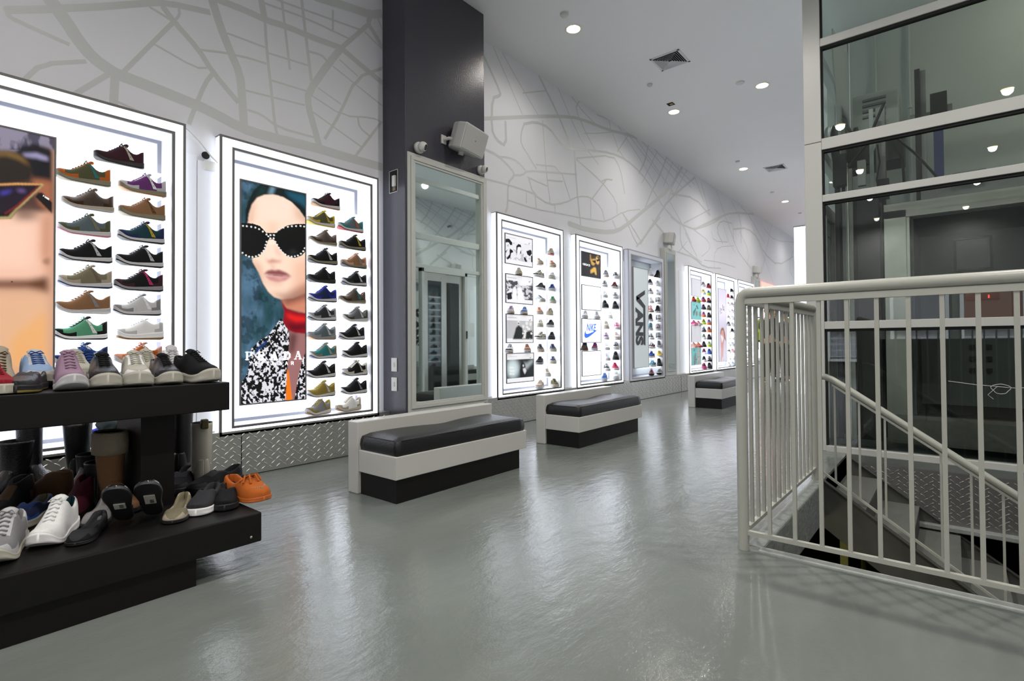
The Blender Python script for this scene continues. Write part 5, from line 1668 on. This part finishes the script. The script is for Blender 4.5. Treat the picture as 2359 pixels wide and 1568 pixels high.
for a, c in rails:
    MB().box(*L(-.835, 1.6, EY0 - .025, EY0 + .05, a, c)).build('mullion', M_frame, t, bevel=.003)
    MB().box(*L(-.835, 1.6, EY0 - .012, EY0 + .03, a - .022, a)).build('gasket', M_grout, t)
    if a > 2: MB().box(*L(-.93, -.86, EY0 + .1, 6.78, a, c)).build('mullion', M_frame, t, bevel=.003)
MB().box(*L(-.835, 1.6, EY0 - .035, EY0 + .06, -.05, .045)).build('sill', M_frame, t, bevel=.003)
MB().box(*L(-.835, -.822, EY0 - .01, EY0 + .03, .045, CEIL)).build('gasket', M_grout, t)
zz = [.045] + [v for r in rails[::-1] for v in r] + [CEIL]
for k in range(0, len(zz), 2):
    MB().quad((.055, .012, zz[k]), (2.49, .012, zz[k]), (2.49, .012, zz[k + 1]), (.055, .012, zz[k + 1])).build('glass_pane', M_glass, t)
for a, c in ((2.166, 2.553), (2.648, 3.44), (3.508, CEIL)):
    MB().quad((-.005, .1, a), (-.005, 1.60, a), (-.005, 1.60, c), (-.005, .1, c)).build('glass_pane', M_glass, t)
# west side: doors and sidelight, seen in the column mirror
MB().box(*L(-.94, -.85, 5.28, 5.46, 0, .07)).box(*L(-.94, -.85, 5.46, 5.50, 0, 2.108)).box(*L(-.94, -.85, 6.40, 6.46, 0, 2.108)).box(*L(-.94, -.85, 5.46, 6.46, 2.05, 2.108)).build('door_jamb', M_frame, t, bevel=.003)
MB().quad((-.005, .1, .07), (-.005, .30, .07), (-.005, .30, 2.108), (-.005, .1, 2.108)).build('glass_pane', M_glass, t)
MB().quad((-.005, 1.28, .03), (-.005, 1.60, .03), (-.005, 1.60, 2.108), (-.005, 1.28, 2.108)).build('glass_pane', M_glass, t)
for y0, y1, dx in ((5.50, 5.97, 0), (5.93, 6.40, .03)):
    mb = MB(); e = .09
    mb.box(*L(-.92 + dx, -.89 + dx, y0, y0 + e, .0, 2.05)).box(*L(-.92 + dx, -.89 + dx, y1 - e, y1, 0, 2.05)).box(*L(-.92 + dx, -.89 + dx, y0 + e, y1 - e, 0, .18)).box(*L(-.92 + dx, -.89 + dx, y0 + e, y1 - e, 1.92, 2.05))
    d_ = mb.build('door_panel', M_steel, t, bevel=.002)
    MB().box(*L(-.91 + dx, -.90 + dx, y0 + e, y1 - e, .18, 1.92)).build('door_window', mat('dark_door_glass', (.02, .025, .025), .03, spec=1), d_)
MB().box(*L(-.955, -.945, 6.42, 6.445, 1.0, 1.13)).build('call_button', M_dark, t)
MB().box(*L(-.90, -.897, 6.48, 6.66, 1.03, 1.27)).build('paper_notice', mat('paper_notice', (.7, .72, .70), .7), t)
# shaft walls behind
mb = MB().box(-.82, 1.7, EY1, EY1 + .1, 0, CEIL).box(1.60, 1.7, EY0 + .1, EY1, 0, CEIL)
struct(mb, 'wall_shaft', M_shaft)
for x, lb in ((-.585, 'thin pipe on the shaft wall, left'), (-.30, 'thicker pipe on the shaft wall, right')):
    o = MB().tube([(x, 6.77, 2.0), (x, 6.77, CEIL)], .012, n=8).tube([(x, 6.765, 3.3), (x, 6.765, 3.34)], .018, n=8).build('conduit', M_shaft); tag(o, lb, 'pipe', 'pipes on the shaft wall')
tag(MB().prism([(EY0 + .35, 3.5), (EY0 + .55, 3.0), (EY0 + .9, 2.3), (EY0 + 1.3, 2.3), (EY0 + 1.3, 3.9), (EY0 + .35, 3.75)], 'x', -.80, -.79).build('angled_board', mat('angled_board', (.45, .49, .50), .5)), 'pale angular panel behind the elevator corner post', 'panel')
# shaft lamp
t = thing('shaft_lamp', 'small round lamp on the shaft ceiling, right of the frame', 'ceiling light', (1.1, 5.9, CEIL))
MB().lathe([(0, -.03), (.09, -.03), (.10, 0)], 20).build('lens', M_bulb, t)
lamp('lamp', 'POINT', (0, 0, -.10), 7, (1, .93, .8), t, shadow_soft_size=.08)
# hoist machine
YM = 6.1
hm = thing('hoist_motor', 'boxy grey hoist motor with four louvres, inside the shaft', 'motor', (-.50, YM, 2.68))
MB().box(-.20, .15, -.15, .25, .22, .56).build('motor_box', mat('motor_paint', (.40, .43, .41), .5, noise=.05), hm, bevel=.004)
mb = MB()
for k in range(4): mb.tube([(-.12, -.152, .34 + k * .052), (.06, -.152, .34 + k * .052)], .014, n=8)
mb.build('louvres', M_steeld, hm)
MB().box(-.26, .18, -.12, .22, -.1, .20).build('gear_housing', M_dark, hm, bevel=.01)
MB().box(-.30, .14, -.16, -.12, .185, .215).build('mount_rail', M_shaft, hm)
MB().lathe([(0, -.02), (.05, -.02), (.19, -.015), (.20, 0), (.19, .015), (.05, .02), (0, .02)], 28, M=Matrix.Translation((-.37, 0, .18)) @ Matrix.Rotation(PI / 2, 4, 'Y')).build('sheave_wheel', M_dark, hm)
MB().tube([(-.44, 0, .18), (-.2, 0, .2)], .02, n=8).build('axle', M_steeld, hm)
MB().tube([(.05, -.17, .28), (.0, -.19, .1), (-.06, -.19, -.02)], .014, n=8).build('cable_conduit', M_shaft, hm)
def part_boxes(name, label, cat, boxes, m, base=None, extra=None):
    t = thing(name, label, cat, base or (0, 0, 0))
    bx, by, bz = base or (0, 0, 0)
    for nm, b_, mt in boxes:
        MB().box(b_[0] - bx, b_[1] - bx, b_[2] - by, b_[3] - by, b_[4] - bz, b_[5] - bz).build(nm, mt or m, t, bevel=.002)
    return t
part_boxes('guide_rail', 'tall dark guide rail with grey flange, in the shaft', 'guide rail', [('rail_web', (-.235, -.195, 6.12, 6.2, 2.1, 3.42), M_dark), ('rail_flange', (-.195, -.155, 6.18, 6.2, 2.1, 3.42), M_steeld), ('rail_clip', (-.27, -.235, 6.1, 6.16, 2.93, 3.0), M_steeld)], M_dark, (-.2, 6.15, 0))
part_boxes('hydraulic_ram', 'dark blue ram post with clamp head, in the shaft', 'ram', [('ram_post', (-.105, -.035, 6.15, 6.22, 2.10, 3.10), M_blue), ('clamp_head', (-.125, -.005, 6.12, 6.25, 2.98, 3.16), M_dark), ('tie_bracket', (-.16, -.10, 6.18, 6.2, 2.90, 3.02), M_steeld), ('clamp_ear', (-.005, .03, 6.14, 6.2, 2.95, 3.04), M_steeld)], M_blue, (-.07, 6.2, 0))
part_boxes('shaft_beam', 'grey steel beam crossing above the elevator car', 'beam', [('beam_web', (-.2, 1.6, 6.0, 6.05, 2.17, 2.33), M_steeld), ('splice_plate', (.02, .24, 5.93, 6.0, 2.28, 2.36), M_steeld), ('bolt', (.47, .51, 5.98, 6.0, 2.25, 2.29), M_steel)], M_steeld, (.5, 6.0, 2.17))
# mast with braces, pulleys and cables in front of the car
t = thing('mast_frame', 'dark cluttered mast of rails, pulleys and cables left of the car', 'lift mast', (-.65, 5.6, 0))
def l2(a): return (a[0] + .65, a[1] + .65, a[2] - 5.6, a[3] - 5.6, a[4], a[5])
for nm, a, m in [('mast_rail', (-.80, -.765, 5.55, 5.62, .05, 2.75), M_dark), ('mast_rail', (-.755, -.72, 5.62, 5.70, .05, 2.85), M_steeld), ('bright_strip', (-.715, -.66, 5.52, 5.55, .06, 2.45), mat('pale_strip', (.42, .43, .38), .5, noise=.2)),
                 ('mast_rail', (-.70, -.69, 5.5, 5.53, .05, 2.5), M_steel), ('mast_post', (-.50, -.43, 5.7, 5.78, 2.25, 3.0), M_steeld), ('valve_box', (-.62, -.56, 5.5, 5.56, 2.28, 2.5), M_frame), ('counterweight', (-.64, -.47, 5.58, 5.8, .06, 2.26), M_dark),
                 ('added_dark_backing', (-.83, -.445, 5.86, 5.88, .05, 2.25), M_dark), ('bracket_plate', (-.48, -.40, 5.55, 5.62, 2.15, 2.32), M_dark), ('brake_housing', (-.80, -.70, 5.46, 5.56, 2.30, 2.58), M_dark), ('bright_strip', (-.535, -.505, 5.56, 5.58, 2.25, 2.95), M_shaft), ('side_plate', (-.585, -.54, 5.5, 5.55, 2.18, 2.25), M_frame)]:  # dark backing sheet is added so the mast area reads near black
    MB().box(*l2(a)).build(nm, m, t, bevel=.002)
mb = MB()
for pts, r in (([(-.42, 5.5, 2.95), (-.55, 5.48, 2.62), (-.68, 5.46, 2.45)], .012), ([(-.40, 5.5, 2.72), (-.2, 5.5, 2.45), (-.06, 5.5, 2.22)], .010), ([(-.36, 5.52, 2.6), (-.30, 5.5, 2.45), (-.29, 5.5, 2.2)], .010), ([(-.47, 5.48, 2.6), (-.455, 5.48, 2.45), (-.48, 5.48, 2.3), (-.46, 5.5, 2.18)], .007), ([(-.72, 5.5, 2.9), (-.60, 5.5, 2.6)], .014)):
    mb.tube([(p[0] + .65, p[1] - 5.6, p[2]) for p in pts], r, n=8)
mb.build('cables', M_dark, t)
MB().lathe([(0, -.015), (.09, -.015), (.09, .015), (0, .015)], 20, M=Matrix.Translation((.02, -.05, 2.72)) @ Matrix.Rotation(PI / 2, 4, 'Y')).build('pulley', M_dark, t)
MB().lathe([(0, -.015), (.06, -.015), (.06, .015), (0, .015)], 20, M=Matrix.Translation((.18, -.08, 2.05)) @ Matrix.Rotation(PI / 2, 4, 'Y')).build('pulley', M_dark, t)
# the car
cx0, cx1, cy0, cy1 = -.44, 1.45, 5.55, 6.72
t = thing('elevator_car', 'steel-edged elevator car behind the glass', 'elevator car', (cx0, cy0, .05))
def l3(a): return (a[0] - cx0, a[1] - cx0, a[2] - cy0, a[3] - cy0, a[4] - .05, a[5] - .05)
M_cars = mat('worn_steel', (.46, .46, .40), .30, metal=.9, noise=.25, nscale=5, bump=.12, bscale=8)
M_carw = mat('car_wall', (.135, .15, .14), .6, noise=.08)
for nm, a, m in [('side_column', (-.44, -.285, 5.55, 5.60, .3, 2.03), M_cars), ('edge_strip', (-.285, -.262, 5.54, 5.60, .3, 1.96), M_cars), ('header', (-.44, 1.45, 5.55, 5.62, 1.965, 2.09), M_cars), ('floor_apron', (-.44, 1.45, 5.55, 5.62, .06, .30), mat('apron_steel', (.20, .20, .17), .5, metal=.6, noise=.3)),
                 ('car_ceiling', (-.26, 1.45, 5.62, 6.7, 1.95, 1.98), M_carw), ('back_wall', (-.26, 1.45, 6.66, 6.7, .3, 1.95), M_carw), ('side_wall', (-.28, -.24, 5.62, 6.66, .3, 1.95), M_carw), ('car_floor', (-.26, 1.45, 5.62, 6.7, .26, .3), M_blackdk)]:
    MB().box(*l3(a)).build(nm, m, t, bevel=.002)
MB().box(*l3((.0, .42, 6.645, 6.66, 1.02, 1.45))).build('control_panel', mat('panel_grey', (.24, .26, .24), .45), t)
MB().box(*l3((.10, .34, 6.63, 6.645, 1.30, 1.36))).build('floor_display', M_lens, t)
MB().box(*l3((.26, .27, 6.626, 6.63, 1.315, 1.345))).build('display_digit', mat('red_digit', (.9, .05, .03), .5, emit=1.5), t)
MB().box(*l3((.14, .26, 6.632, 6.645, 1.38, 1.42))).build('notice_plate', mat('plate_blue', (.35, .42, .45), .5), t)
for k in range(6):
    MB().box(*l3((.12 + (k % 2) * .12, .16 + (k % 2) * .12, 6.625, 6.645, .62 + (k // 2) * .11, .66 + (k // 2) * .11))).build('button', M_dark, t)
mb = MB()
for a in ((.02, .30, 1.58, 1.60), (.02, .30, 1.88, 1.90)): mb.box(*l3((a[0], a[1], 6.635, 6.66, a[2], a[3])))
for a in ((.02, .04, 1.58, 1.90), (.28, .30, 1.58, 1.90)): mb.box(*l3((a[0], a[1], 6.635, 6.66, a[2], a[3])))
mb.build('certificate_frame', M_dark, t)
MB().box(*l3((.04, .28, 6.65, 6.66, 1.6, 1.88))).build('certificate', mat('certificate_paper', (.30, .33, .31), .6), t)
# loop of thin string tied inside the lower pane
mb = MB().tube([(-.03, 5.16, .62), (.12, 5.16, .60), (.33, 5.16, .585), (.62, 5.16, .61)], .0022, n=6)
pts = [(.26 + .05 * math.cos(a) * (1 + .2 * math.sin(3 * a)), 5.155, .575 + .035 * math.sin(a)) for a in [k * PI / 8 for k in range(17)]]
mb.tube(pts, .0022, n=6); mb.tube([(.24, 5.155, .59), (.19, 5.155, .53), (.22, 5.155, .50)], .002, n=6)
tag(mb.build('string', M_plastic), 'thin pale string knotted in a bow before the lower glass pane', 'string')

# ------------------------------------------------------------------ railings
def frail(name, label, p0, p1, posts, nb, top=1.145, bar0=.1, gap=None, ends=True):
    """guard rail from p0 to p1"""
    p0, p1 = Vector((*p0, 0)), Vector((*p1, 0))
    d = (p1 - p0); Ln = d.length; a = math.atan2(d.y, d.x)
    t = thing(name, label, 'railing', p0, a)
    r = .024
    pts = [(0, 0, 0), (0, 0, top - .05), (.012, 0, top - .015), (.045, 0, top)] if posts[0] else [(.0, 0, top)]
    if posts[0]:
        MB().tube([(0, 0, 0), (0, 0, top - .04), (.006, 0, top - .015), (.022, 0, top - .003), (.05, 0, top)], r, n=14).build('post', M_rail, t)
    if posts[1]:
        MB().tube([(Ln, 0, 0), (Ln, 0, top - .04), (Ln - .006, 0, top - .015), (Ln - .022, 0, top - .003), (Ln - .05, 0, top)], r, n=14).build('post', M_rail, t)
    MB().tube([(.045 if posts[0] else .03, 0, top), (Ln - (.045 if posts[1] else .0), 0, top)], r, n=14).build('handrail', M_rail, t)
    MB().box(.02, Ln - .02, -.012, .012, top - .05, top - .024).build('top_bar', M_rail, t)
    MB().box(.02, Ln - .02, -.011, .011, .068, .086).build('bottom_bar', M_rail, t)
    for k in range(nb):
        x = bar0 + k * gap
        if x > Ln - .04: break
        MB().box(x - .0075, x + .0075, -.0075, .0075, .086, top - .05).build('baluster', M_rail, t)
    return t
frail('stair_guard', 'cream guard railing along the front of the stair opening', (-.735, 2.505), (1.55, 2.505), (1, 1), 24, bar0=.11, gap=.0995)
frail('stair_guard', 'cream guard railing along the left side of the stair opening', (-.735, 2.555), (-.722, 4.05), (0, 1), 16, bar0=.085, gap=.0985)
# sloping stair handrail
t = thing('stair_handrail', 'cream handrail sloping down beside the steps', 'handrail', (-.69, 4.06, 0))
sl = -.694
zt0 = .685
f = lambda x: zt0 + sl * (x - .055)
xs1 = 2.9
MB().tube([(-.01, 0, zt0 + .005), (.03, 0, zt0 + .004), (.07, 0, f(.07) - .002), (.12, 0, f(.12)), (xs1, 0, f(xs1))], .021, n=14).build('handrail', M_rail, t)
def slope_bar(mb, x0, x1, off, h, y0, y1, m=0):
    mb.prism([(x0, f(x0) - off), (x1, f(x1) - off), (x1, f(x1) - off - h), (x0, f(x0) - off - h)], 'y', y0, y1, m)
mb = MB(); slope_bar(mb, .07, xs1, .028, .016, -.009, .009); mb.build('top_bar', M_rail, t)
mb = MB(); slope_bar(mb, .01, xs1, .655, .016, -.009, .009); mb.build('bottom_bar', M_rail, t)
for k in range(20):
    x = .085 + k * .135
    MB().prism([(x - .006, f(x) - .04), (x + .006, f(x) - .04), (x + .006, f(x) - .66), (x - .006, f(x) - .66)], 'y', -.006, .006).build('baluster', M_rail, t)
# stairs
t = thing('staircase', 'dark grey metal stairs going down to the lower floor', 'stairs', (-.68, 4.08, 0))
g = lambda x: -.006 - .705 * x
for y, dd in ((-.025, .0), (.985, 0)):
    MB().prism([(0, .0), (3.6, g(3.6)), (3.6, g(3.6) - .31), (.0, -.31)], 'y', y, y + .02).build('stringer', M_stair, t)
    MB().prism([(0, .008), (3.6, g(3.6) + .008), (3.6, g(3.6)), (0, 0)], 'y', y - .018, y + .02).build('stringer_flange', M_stair, t)
for k in range(14):
    zt_ = -.158 - .163 * k; xa = .0 + .234 * k
    tr = MB().box(xa - .02, xa + .235, -.003, .983, zt_ - .03, zt_).build('tread', M_tread, t, bevel=.003)
    MB().box(xa - .004, xa + .0, -.003, .983, zt_, zt_ + .14).build('riser', M_stair, t)
mb = MB()
mb.box(OX0 + .05, OX1, OY1 - .03, OY1 - .02, -.435, -.05); diamond(mb, OX0 + .06, OX1, -.43, -.055, OY1 - .03, sgn=-1, axis='y', pit=.052)
struct(mb, 'trim_20', mat('shaded_tread_plate', (.26, .26, .25), .42, metal=.85, noise=.06, nscale=6), 'tread plate under the elevator sill')  # same metal as the skirting, its colour darkened to stand for shade
struct(MB().box(OX0 + .05, OX1, OY1 - .10, OY1 - .02, -.47, -.435), 'trim_21', M_conc, 'concrete lip under the tread plate', bevel=.006)
# lower floor
ZB = -2.9
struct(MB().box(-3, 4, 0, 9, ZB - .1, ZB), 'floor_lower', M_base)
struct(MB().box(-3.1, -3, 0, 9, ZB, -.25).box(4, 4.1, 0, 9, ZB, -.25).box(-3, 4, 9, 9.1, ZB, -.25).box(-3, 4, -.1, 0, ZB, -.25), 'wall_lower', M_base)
M_yel = mat('yellow_green_paint', (.34, .34, .10), .6)
tag(MB().box(-.66, -.61, 4.55, 4.6, ZB, -.26).build('yellow_post', M_yel), 'yellow-green post on the lower floor, seen through the stair opening', 'post', 'yellow posts on the lower floor')
tag(MB().box(-.56, -.53, 4.8, 4.84, ZB, -.52).build('yellow_post', M_yel), 'second yellow-green post on the lower floor, farther right', 'post', 'yellow posts on the lower floor')
t_ = MB().box(-.98, -.74, 4.6, 4.8, ZB, -1.0).build('yellow_cabinet', mat('buff_paint', (.36, .31, .14), .7), bevel=.01); tag(t_, 'pale yellow block on the lower floor beside the post', 'cabinet')
lamp('basement_fill', 'POINT', (-1.3, 3.2, -1.0), 7, (1, .9, .6), shadow_soft_size=.15)  # added light without a fixture, gives the lower floor a dim glow

# lit pillar between the aisle and the elevator
t = thing('light_pillar', 'tall glowing white pillar left of the elevator corner', 'light pillar', (-2.13, 10.4, 0))
MB().box(0, .17, 0, .24, 0, 2.93).build('glow_body', M_lit, t); MB().box(-.006, .176, -.006, .246, 2.93, 2.95).build('cap', M_alul, t)
MB().box(.165, .30, .02, .22, 0, 2.9).build('side_panel', M_panel, t)

# ------------------------------------------------------------------ far end
rd = random.Random(5)
for k, (x0, c) in enumerate(((-3.6, 1.3), (-2.2, 1.3), (-.8, 1.3))):
    t = thing('end_display', ['lit end-wall display of hats and shirts, left', 'lit end-wall display of hats and shirts, middle', 'lit end-wall display, right'][k], 'display case', (x0, YB, .3), 0, 'displays on the far end wall')
    MB().box(0, c, -.12, -.002, 0, 2.1).build('light_border', M_lit, t)
    MB().box(.1, c - .1, -.122, -.121, .08, 2.0).build('back_panel', M_litback, t)
    for r in range(6):
        MB().box(.1, c - .1, -.28, -.12, .12 + r * .32, .13 + r * .32).build('shelf', M_shelf, t)
    for r in range(6):
        for j in range(4):
            cc = rd.choice(['O', 'K', 'LM', 'LB', 'Y', 'K', 'D', 'R', 'MU'])
            o = MB().lathe([(.1, 0), (.105, .01), (.085, .03), (.08, .07), (.05, .11), (0, .12)], 12).prism([(-.09, -.02), (.09, -.02), (.06, -.10), (-.06, -.10)], 'z', .0, .012).build('baseball_cap', pm(cc))
            o.location = (x0 + .22 + j * .28, YB - .20, .3 + .131 + r * .32)
            o.rotation_euler = (0, 0, R(rd.uniform(-25, 25))); o.scale = (.8, .7, 1)
            tag(o, '%s cap on the %s shelf, spot %s from the left, %s end-wall display' % (cname(cc), ORD[5 - r] if r else 'lowest', ['one', 'two', 'three', 'four'][j], ['left', 'middle', 'right'][k]), 'hat', 'caps on the end-wall displays')
# apparel racks near the people, black hats and clothes
t = thing('clothing_rack', 'rack of bright shirts and black hats behind the standing people', 'clothes rack', (-3.0, 16.2, 0))
MB().tube([(-.6, 0, 0), (-.6, 0, 1.6), (1.5, 0, 1.6), (1.5, 0, 0)], .018, n=8).build('rack_frame', M_dark, t)
cols = ['LM', 'K', 'K', 'LB', 'K', 'MU', 'O', 'K', 'T', 'Y', 'K', 'GR', 'K', 'O']
for k, c in enumerate(cols):
    x = -.5 + k * .15
    z0 = rd.uniform(.55, .9)
    g_ = MB().prism([(-.19, 1.36), (-.05, 1.5), (.05, 1.5), (.19, 1.36), (.25, 1.12), (.18, 1.1), (.17, z0), (-.17, z0), (-.18, 1.1), (-.25, 1.12)], 'x', -.025, .025).build('hanging_shirt', pm(c), None, bevel=.01)
    g_.location = (-3.0 + x, 16.2, .06); g_.rotation_euler = (0, 0, R(rd.uniform(-20, 20)))
    tag(g_, '%s shirt, %s along the rack behind the people' % (cname(c), ['first', 'second', 'third', 'fourth', 'fifth', 'sixth', 'seventh', 'eighth', 'ninth', 'tenth', 'eleventh', 'twelfth', 'thirteenth', 'fourteenth'][k]), 'shirt', 'shirts on the far rack')
o = MB().box(-.12, .12, -.06, .06, 0, .30).build('shopping_bag', mat('red_bag', (.75, .04, .05), .5), bevel=.01); o.location = (-2.72, 13.6, 0); tag(o, 'small red bag on the floor near the standing people', 'bag')

# people: one skinned body each, dark clothes
def person(loc, rz, label, height=1.74, shirt=(.012, .012, .014), pants=(.01, .01, .012), skin=(.42, .24, .15), hair=(.02, .014, .01), reach=None, jacket=None):
    t = thing('person', label, 'person', loc, rz, 'people browsing far down the aisle')
    s = height / 1.74
    J = {}
    V, E_, RR = [], [], []
    def v(p, r, par=None):
        V.append(Vector(p) * s); RR.append(r * s)
        if par is not None: E_.append((par, len(V) - 1))
        return len(V) - 1
    def skinmesh(name, mt, root=0):
        me = bpy.data.meshes.new(name); me.from_pydata(V, E_, []); me.materials.append(mt)
        o = bpy.data.objects.new(name, me); COL.objects.link(o); o.parent = t
        md = o.modifiers.new('skin', 'SKIN'); md.use_smooth_shade = True
        for i, r in enumerate(RR): me.skin_vertices[0].data[i].radius = (r, r * .85)
        me.skin_vertices[0].data[root].use_root = True
        o.modifiers.new('sub', 'SUBSURF').levels = 1
        return o
    # body (skin), front is +x
    pel = v((0, 0, .95), .12)
    wa = v((0, 0, 1.08), .115, pel); ch = v((.01, 0, 1.26), .135, wa); sh = v((0, 0, 1.40), .10, ch); nk = v((.01, 0, 1.50), .052, sh); hd0 = v((.015, 0, 1.56), .06, nk); hd = v((.02, 0, 1.64), .088, hd0); v((.015, 0, 1.70), .07, hd)
    arms = {}
    for sd in (1, -1):
        a = v((0, sd * .17, 1.385), .052, sh)
        if reach and sd == reach:
            e = v((.16, sd * .30, 1.22), .042, a); w_ = v((.34, sd * .42, 1.28), .03, e); h_ = v((.41, sd * .45, 1.29), .032, w_); fd = Vector((.08, .03 * sd, 0))
        else:
            e = v((-.01, sd * .235, 1.12), .042, a); w_ = v((.06, sd * .25, .89), .030, e); h_ = v((.075, sd * .25, .81), .034, w_); fd = Vector((.01, 0, -.08))
        base = V[h_] / s
        side = Vector((0, 0, 1)) if (reach and sd == reach) else Vector((1, 0, 0))
        for k in range(4):
            b0 = base + side * (.022 - .015 * k) + fd * .35
            i = v(b0, .010, h_); j = v(b0 + fd * (.45 if k != 3 else .35), .009, i); v(b0 + fd * (.8 if k in (1, 2) else .62) + Vector((.004, -sd * .012, 0)), .0075, j)
        i = v(base + side * .035, .011, h_); v(base + side * .05 + fd * .45, .009, i)
        hip = v((0, sd * .09, .88), .092, pel); kn = v((.015, sd * .10, .49), .06, hip); an = v((-.01, sd * .105, .10), .04, kn); hl = v((.0, sd * .105, .045), .042, an); v((.15, sd * .12, .03), .035, hl)
    skinmesh('body', mat('skin_%d' % int(skin[0] * 100), skin, .55))
    # nose, ears, eyes, mouth
    fm = MB()
    def blob(c, r, m=0):
        Mx = Matrix.Translation(Vector(c) * s) @ Matrix.Diagonal((*[q * s for q in r], 1))
        prof = [(math.sin(k * PI / 6), -math.cos(k * PI / 6)) for k in range(7)]
        fm.lathe(prof, 8, m, M=Mx)
    blob((.105, 0, 1.625), (.014, .012, .02)); blob((.02, .082, 1.63), (.015, .008, .026)); blob((.02, -.082, 1.63), (.015, .008, .026))
    blob((.095, .03, 1.65), (.006, .012, .006), 1); blob((.095, -.03, 1.65), (.006, .012, .006), 1); blob((.096, 0, 1.585), (.006, .02, .006), 2)
    fm.build('face', [mat('skin_%d' % int(skin[0] * 100), skin, .55), M_lens, mat('lip', (.3, .1, .08), .5)], t)
    fm = MB(); blob((-.005, 0, 1.675), (.098, .094, .085)); blob((-.05, 0, 1.61), (.05, .08, .07)); fm.build('hair', mat('hair_%d' % int(hair[0] * 1000), hair, .7, bump=.3, bscale=200), t)
    V.clear(); E_.clear(); RR.clear()
    pel = v((0, 0, .93), .14); wa = v((0, 0, 1.08), .13, pel); ch = v((.01, 0, 1.26), .152, wa); sh = v((0, 0, 1.40), .115, ch); v((.005, 0, 1.455), .07, sh)
    for sd in (1, -1):
        a = v((0, sd * .17, 1.385), .066, sh)
        if reach and sd == reach: e = v((.16, sd * .30, 1.22), .055, a); v((.32, sd * .41, 1.275), .042, e)
        else: e = v((-.01, sd * .235, 1.12), .056, a); v((.05, sd * .25, .92), .042, e)
    skinmesh('jacket', mat('cloth_%d_%d' % (int(shirt[0] * 1000), int(shirt[2] * 1000)), shirt, .9))
    V.clear(); E_.clear(); RR.clear()
    pel = v((0, 0, .96), .142)
    for sd in (1, -1):
        hip = v((0, sd * .09, .86), .108, pel); kn = v((.015, sd * .10, .49), .076, hip); v((-.01, sd * .105, .09), .058, kn)
    skinmesh('trousers', mat('cloth_%d' % int(pants[0] * 1000), pants, .9))
    for sd in (1, -1):
        mb = MB(); V.clear(); E_.clear(); RR.clear()
        hl = v((-.02, sd * .105, .045), .048); v((.16, sd * .12, .035), .042, hl)
        skinmesh('shoe', mat('shoe_dark', (.03, .025, .02), .6))
    return t
person((-3.2, 12.95, 0), R(70), 'leftmost standing person in black, arm stretched to a shoe shelf', reach=1, shirt=(.009, .009, .01))
person((-3.45, 14.3, 0), R(110), 'second standing person in black with fair hair, far down the aisle', 1.66, hair=(.35, .22, .10), shirt=(.012, .012, .013))
person((-3.02, 13.7, 0), R(160), 'third standing person with dark grey top, far down the aisle', 1.68, shirt=(.05, .05, .07))
person((-2.62, 13.2, 0), R(220), 'rightmost standing person in long black coat, far down the aisle', 1.62, shirt=(.010, .010, .011))

# ------------------------------------------------------------------ behind the viewpoint: lit cases reflected in the elevator glass
for k, (x0, lb, c1) in enumerate(((-1.35, 'lit case with grey print behind the viewpoint', (.55, .56, .66)), (.15, 'lit case with red and pink print behind the viewpoint', (.50, .20, .16)), (-2.9, 'lit case near the mural wall behind the viewpoint', (.6, .6, .66)))):
    t = thing('display_case', lb, 'display case', (x0, YA, .3), 0, 'display cases behind the viewpoint')
    MB().box(0, 1.3, .002, .15, 0, 2.09).build('case_body', M_unlit, t)
    mb = MB()
    mb.box(.01, 1.29, .15, .155, .01, .08).box(.01, 1.29, .15, .155, 2.0, 2.08).box(.01, .09, .15, .155, .08, 2.0).box(1.21, 1.29, .15, .155, .08, 2.0)
    mb.build('light_border', M_lit, t)
    MB().box(.10, 1.2, .151, .153, .9, 1.95).build('print', mat('rear_print_%d' % k, c1, .5, emit=.6), t)
    for r in range(4): MB().box(.10, 1.2, .155, .30, .15 + r * .18, .165 + r * .18).build('shelf', M_shelf, t)
M_dt = mat('dark_table_far', (.02, .018, .018), .5)
tag(MB().box(-1.6, 2.2, -5.0, -4.2, .0, .95).build('counter', M_dt, bevel=.01), 'long black sales counter behind the viewpoint', 'counter')
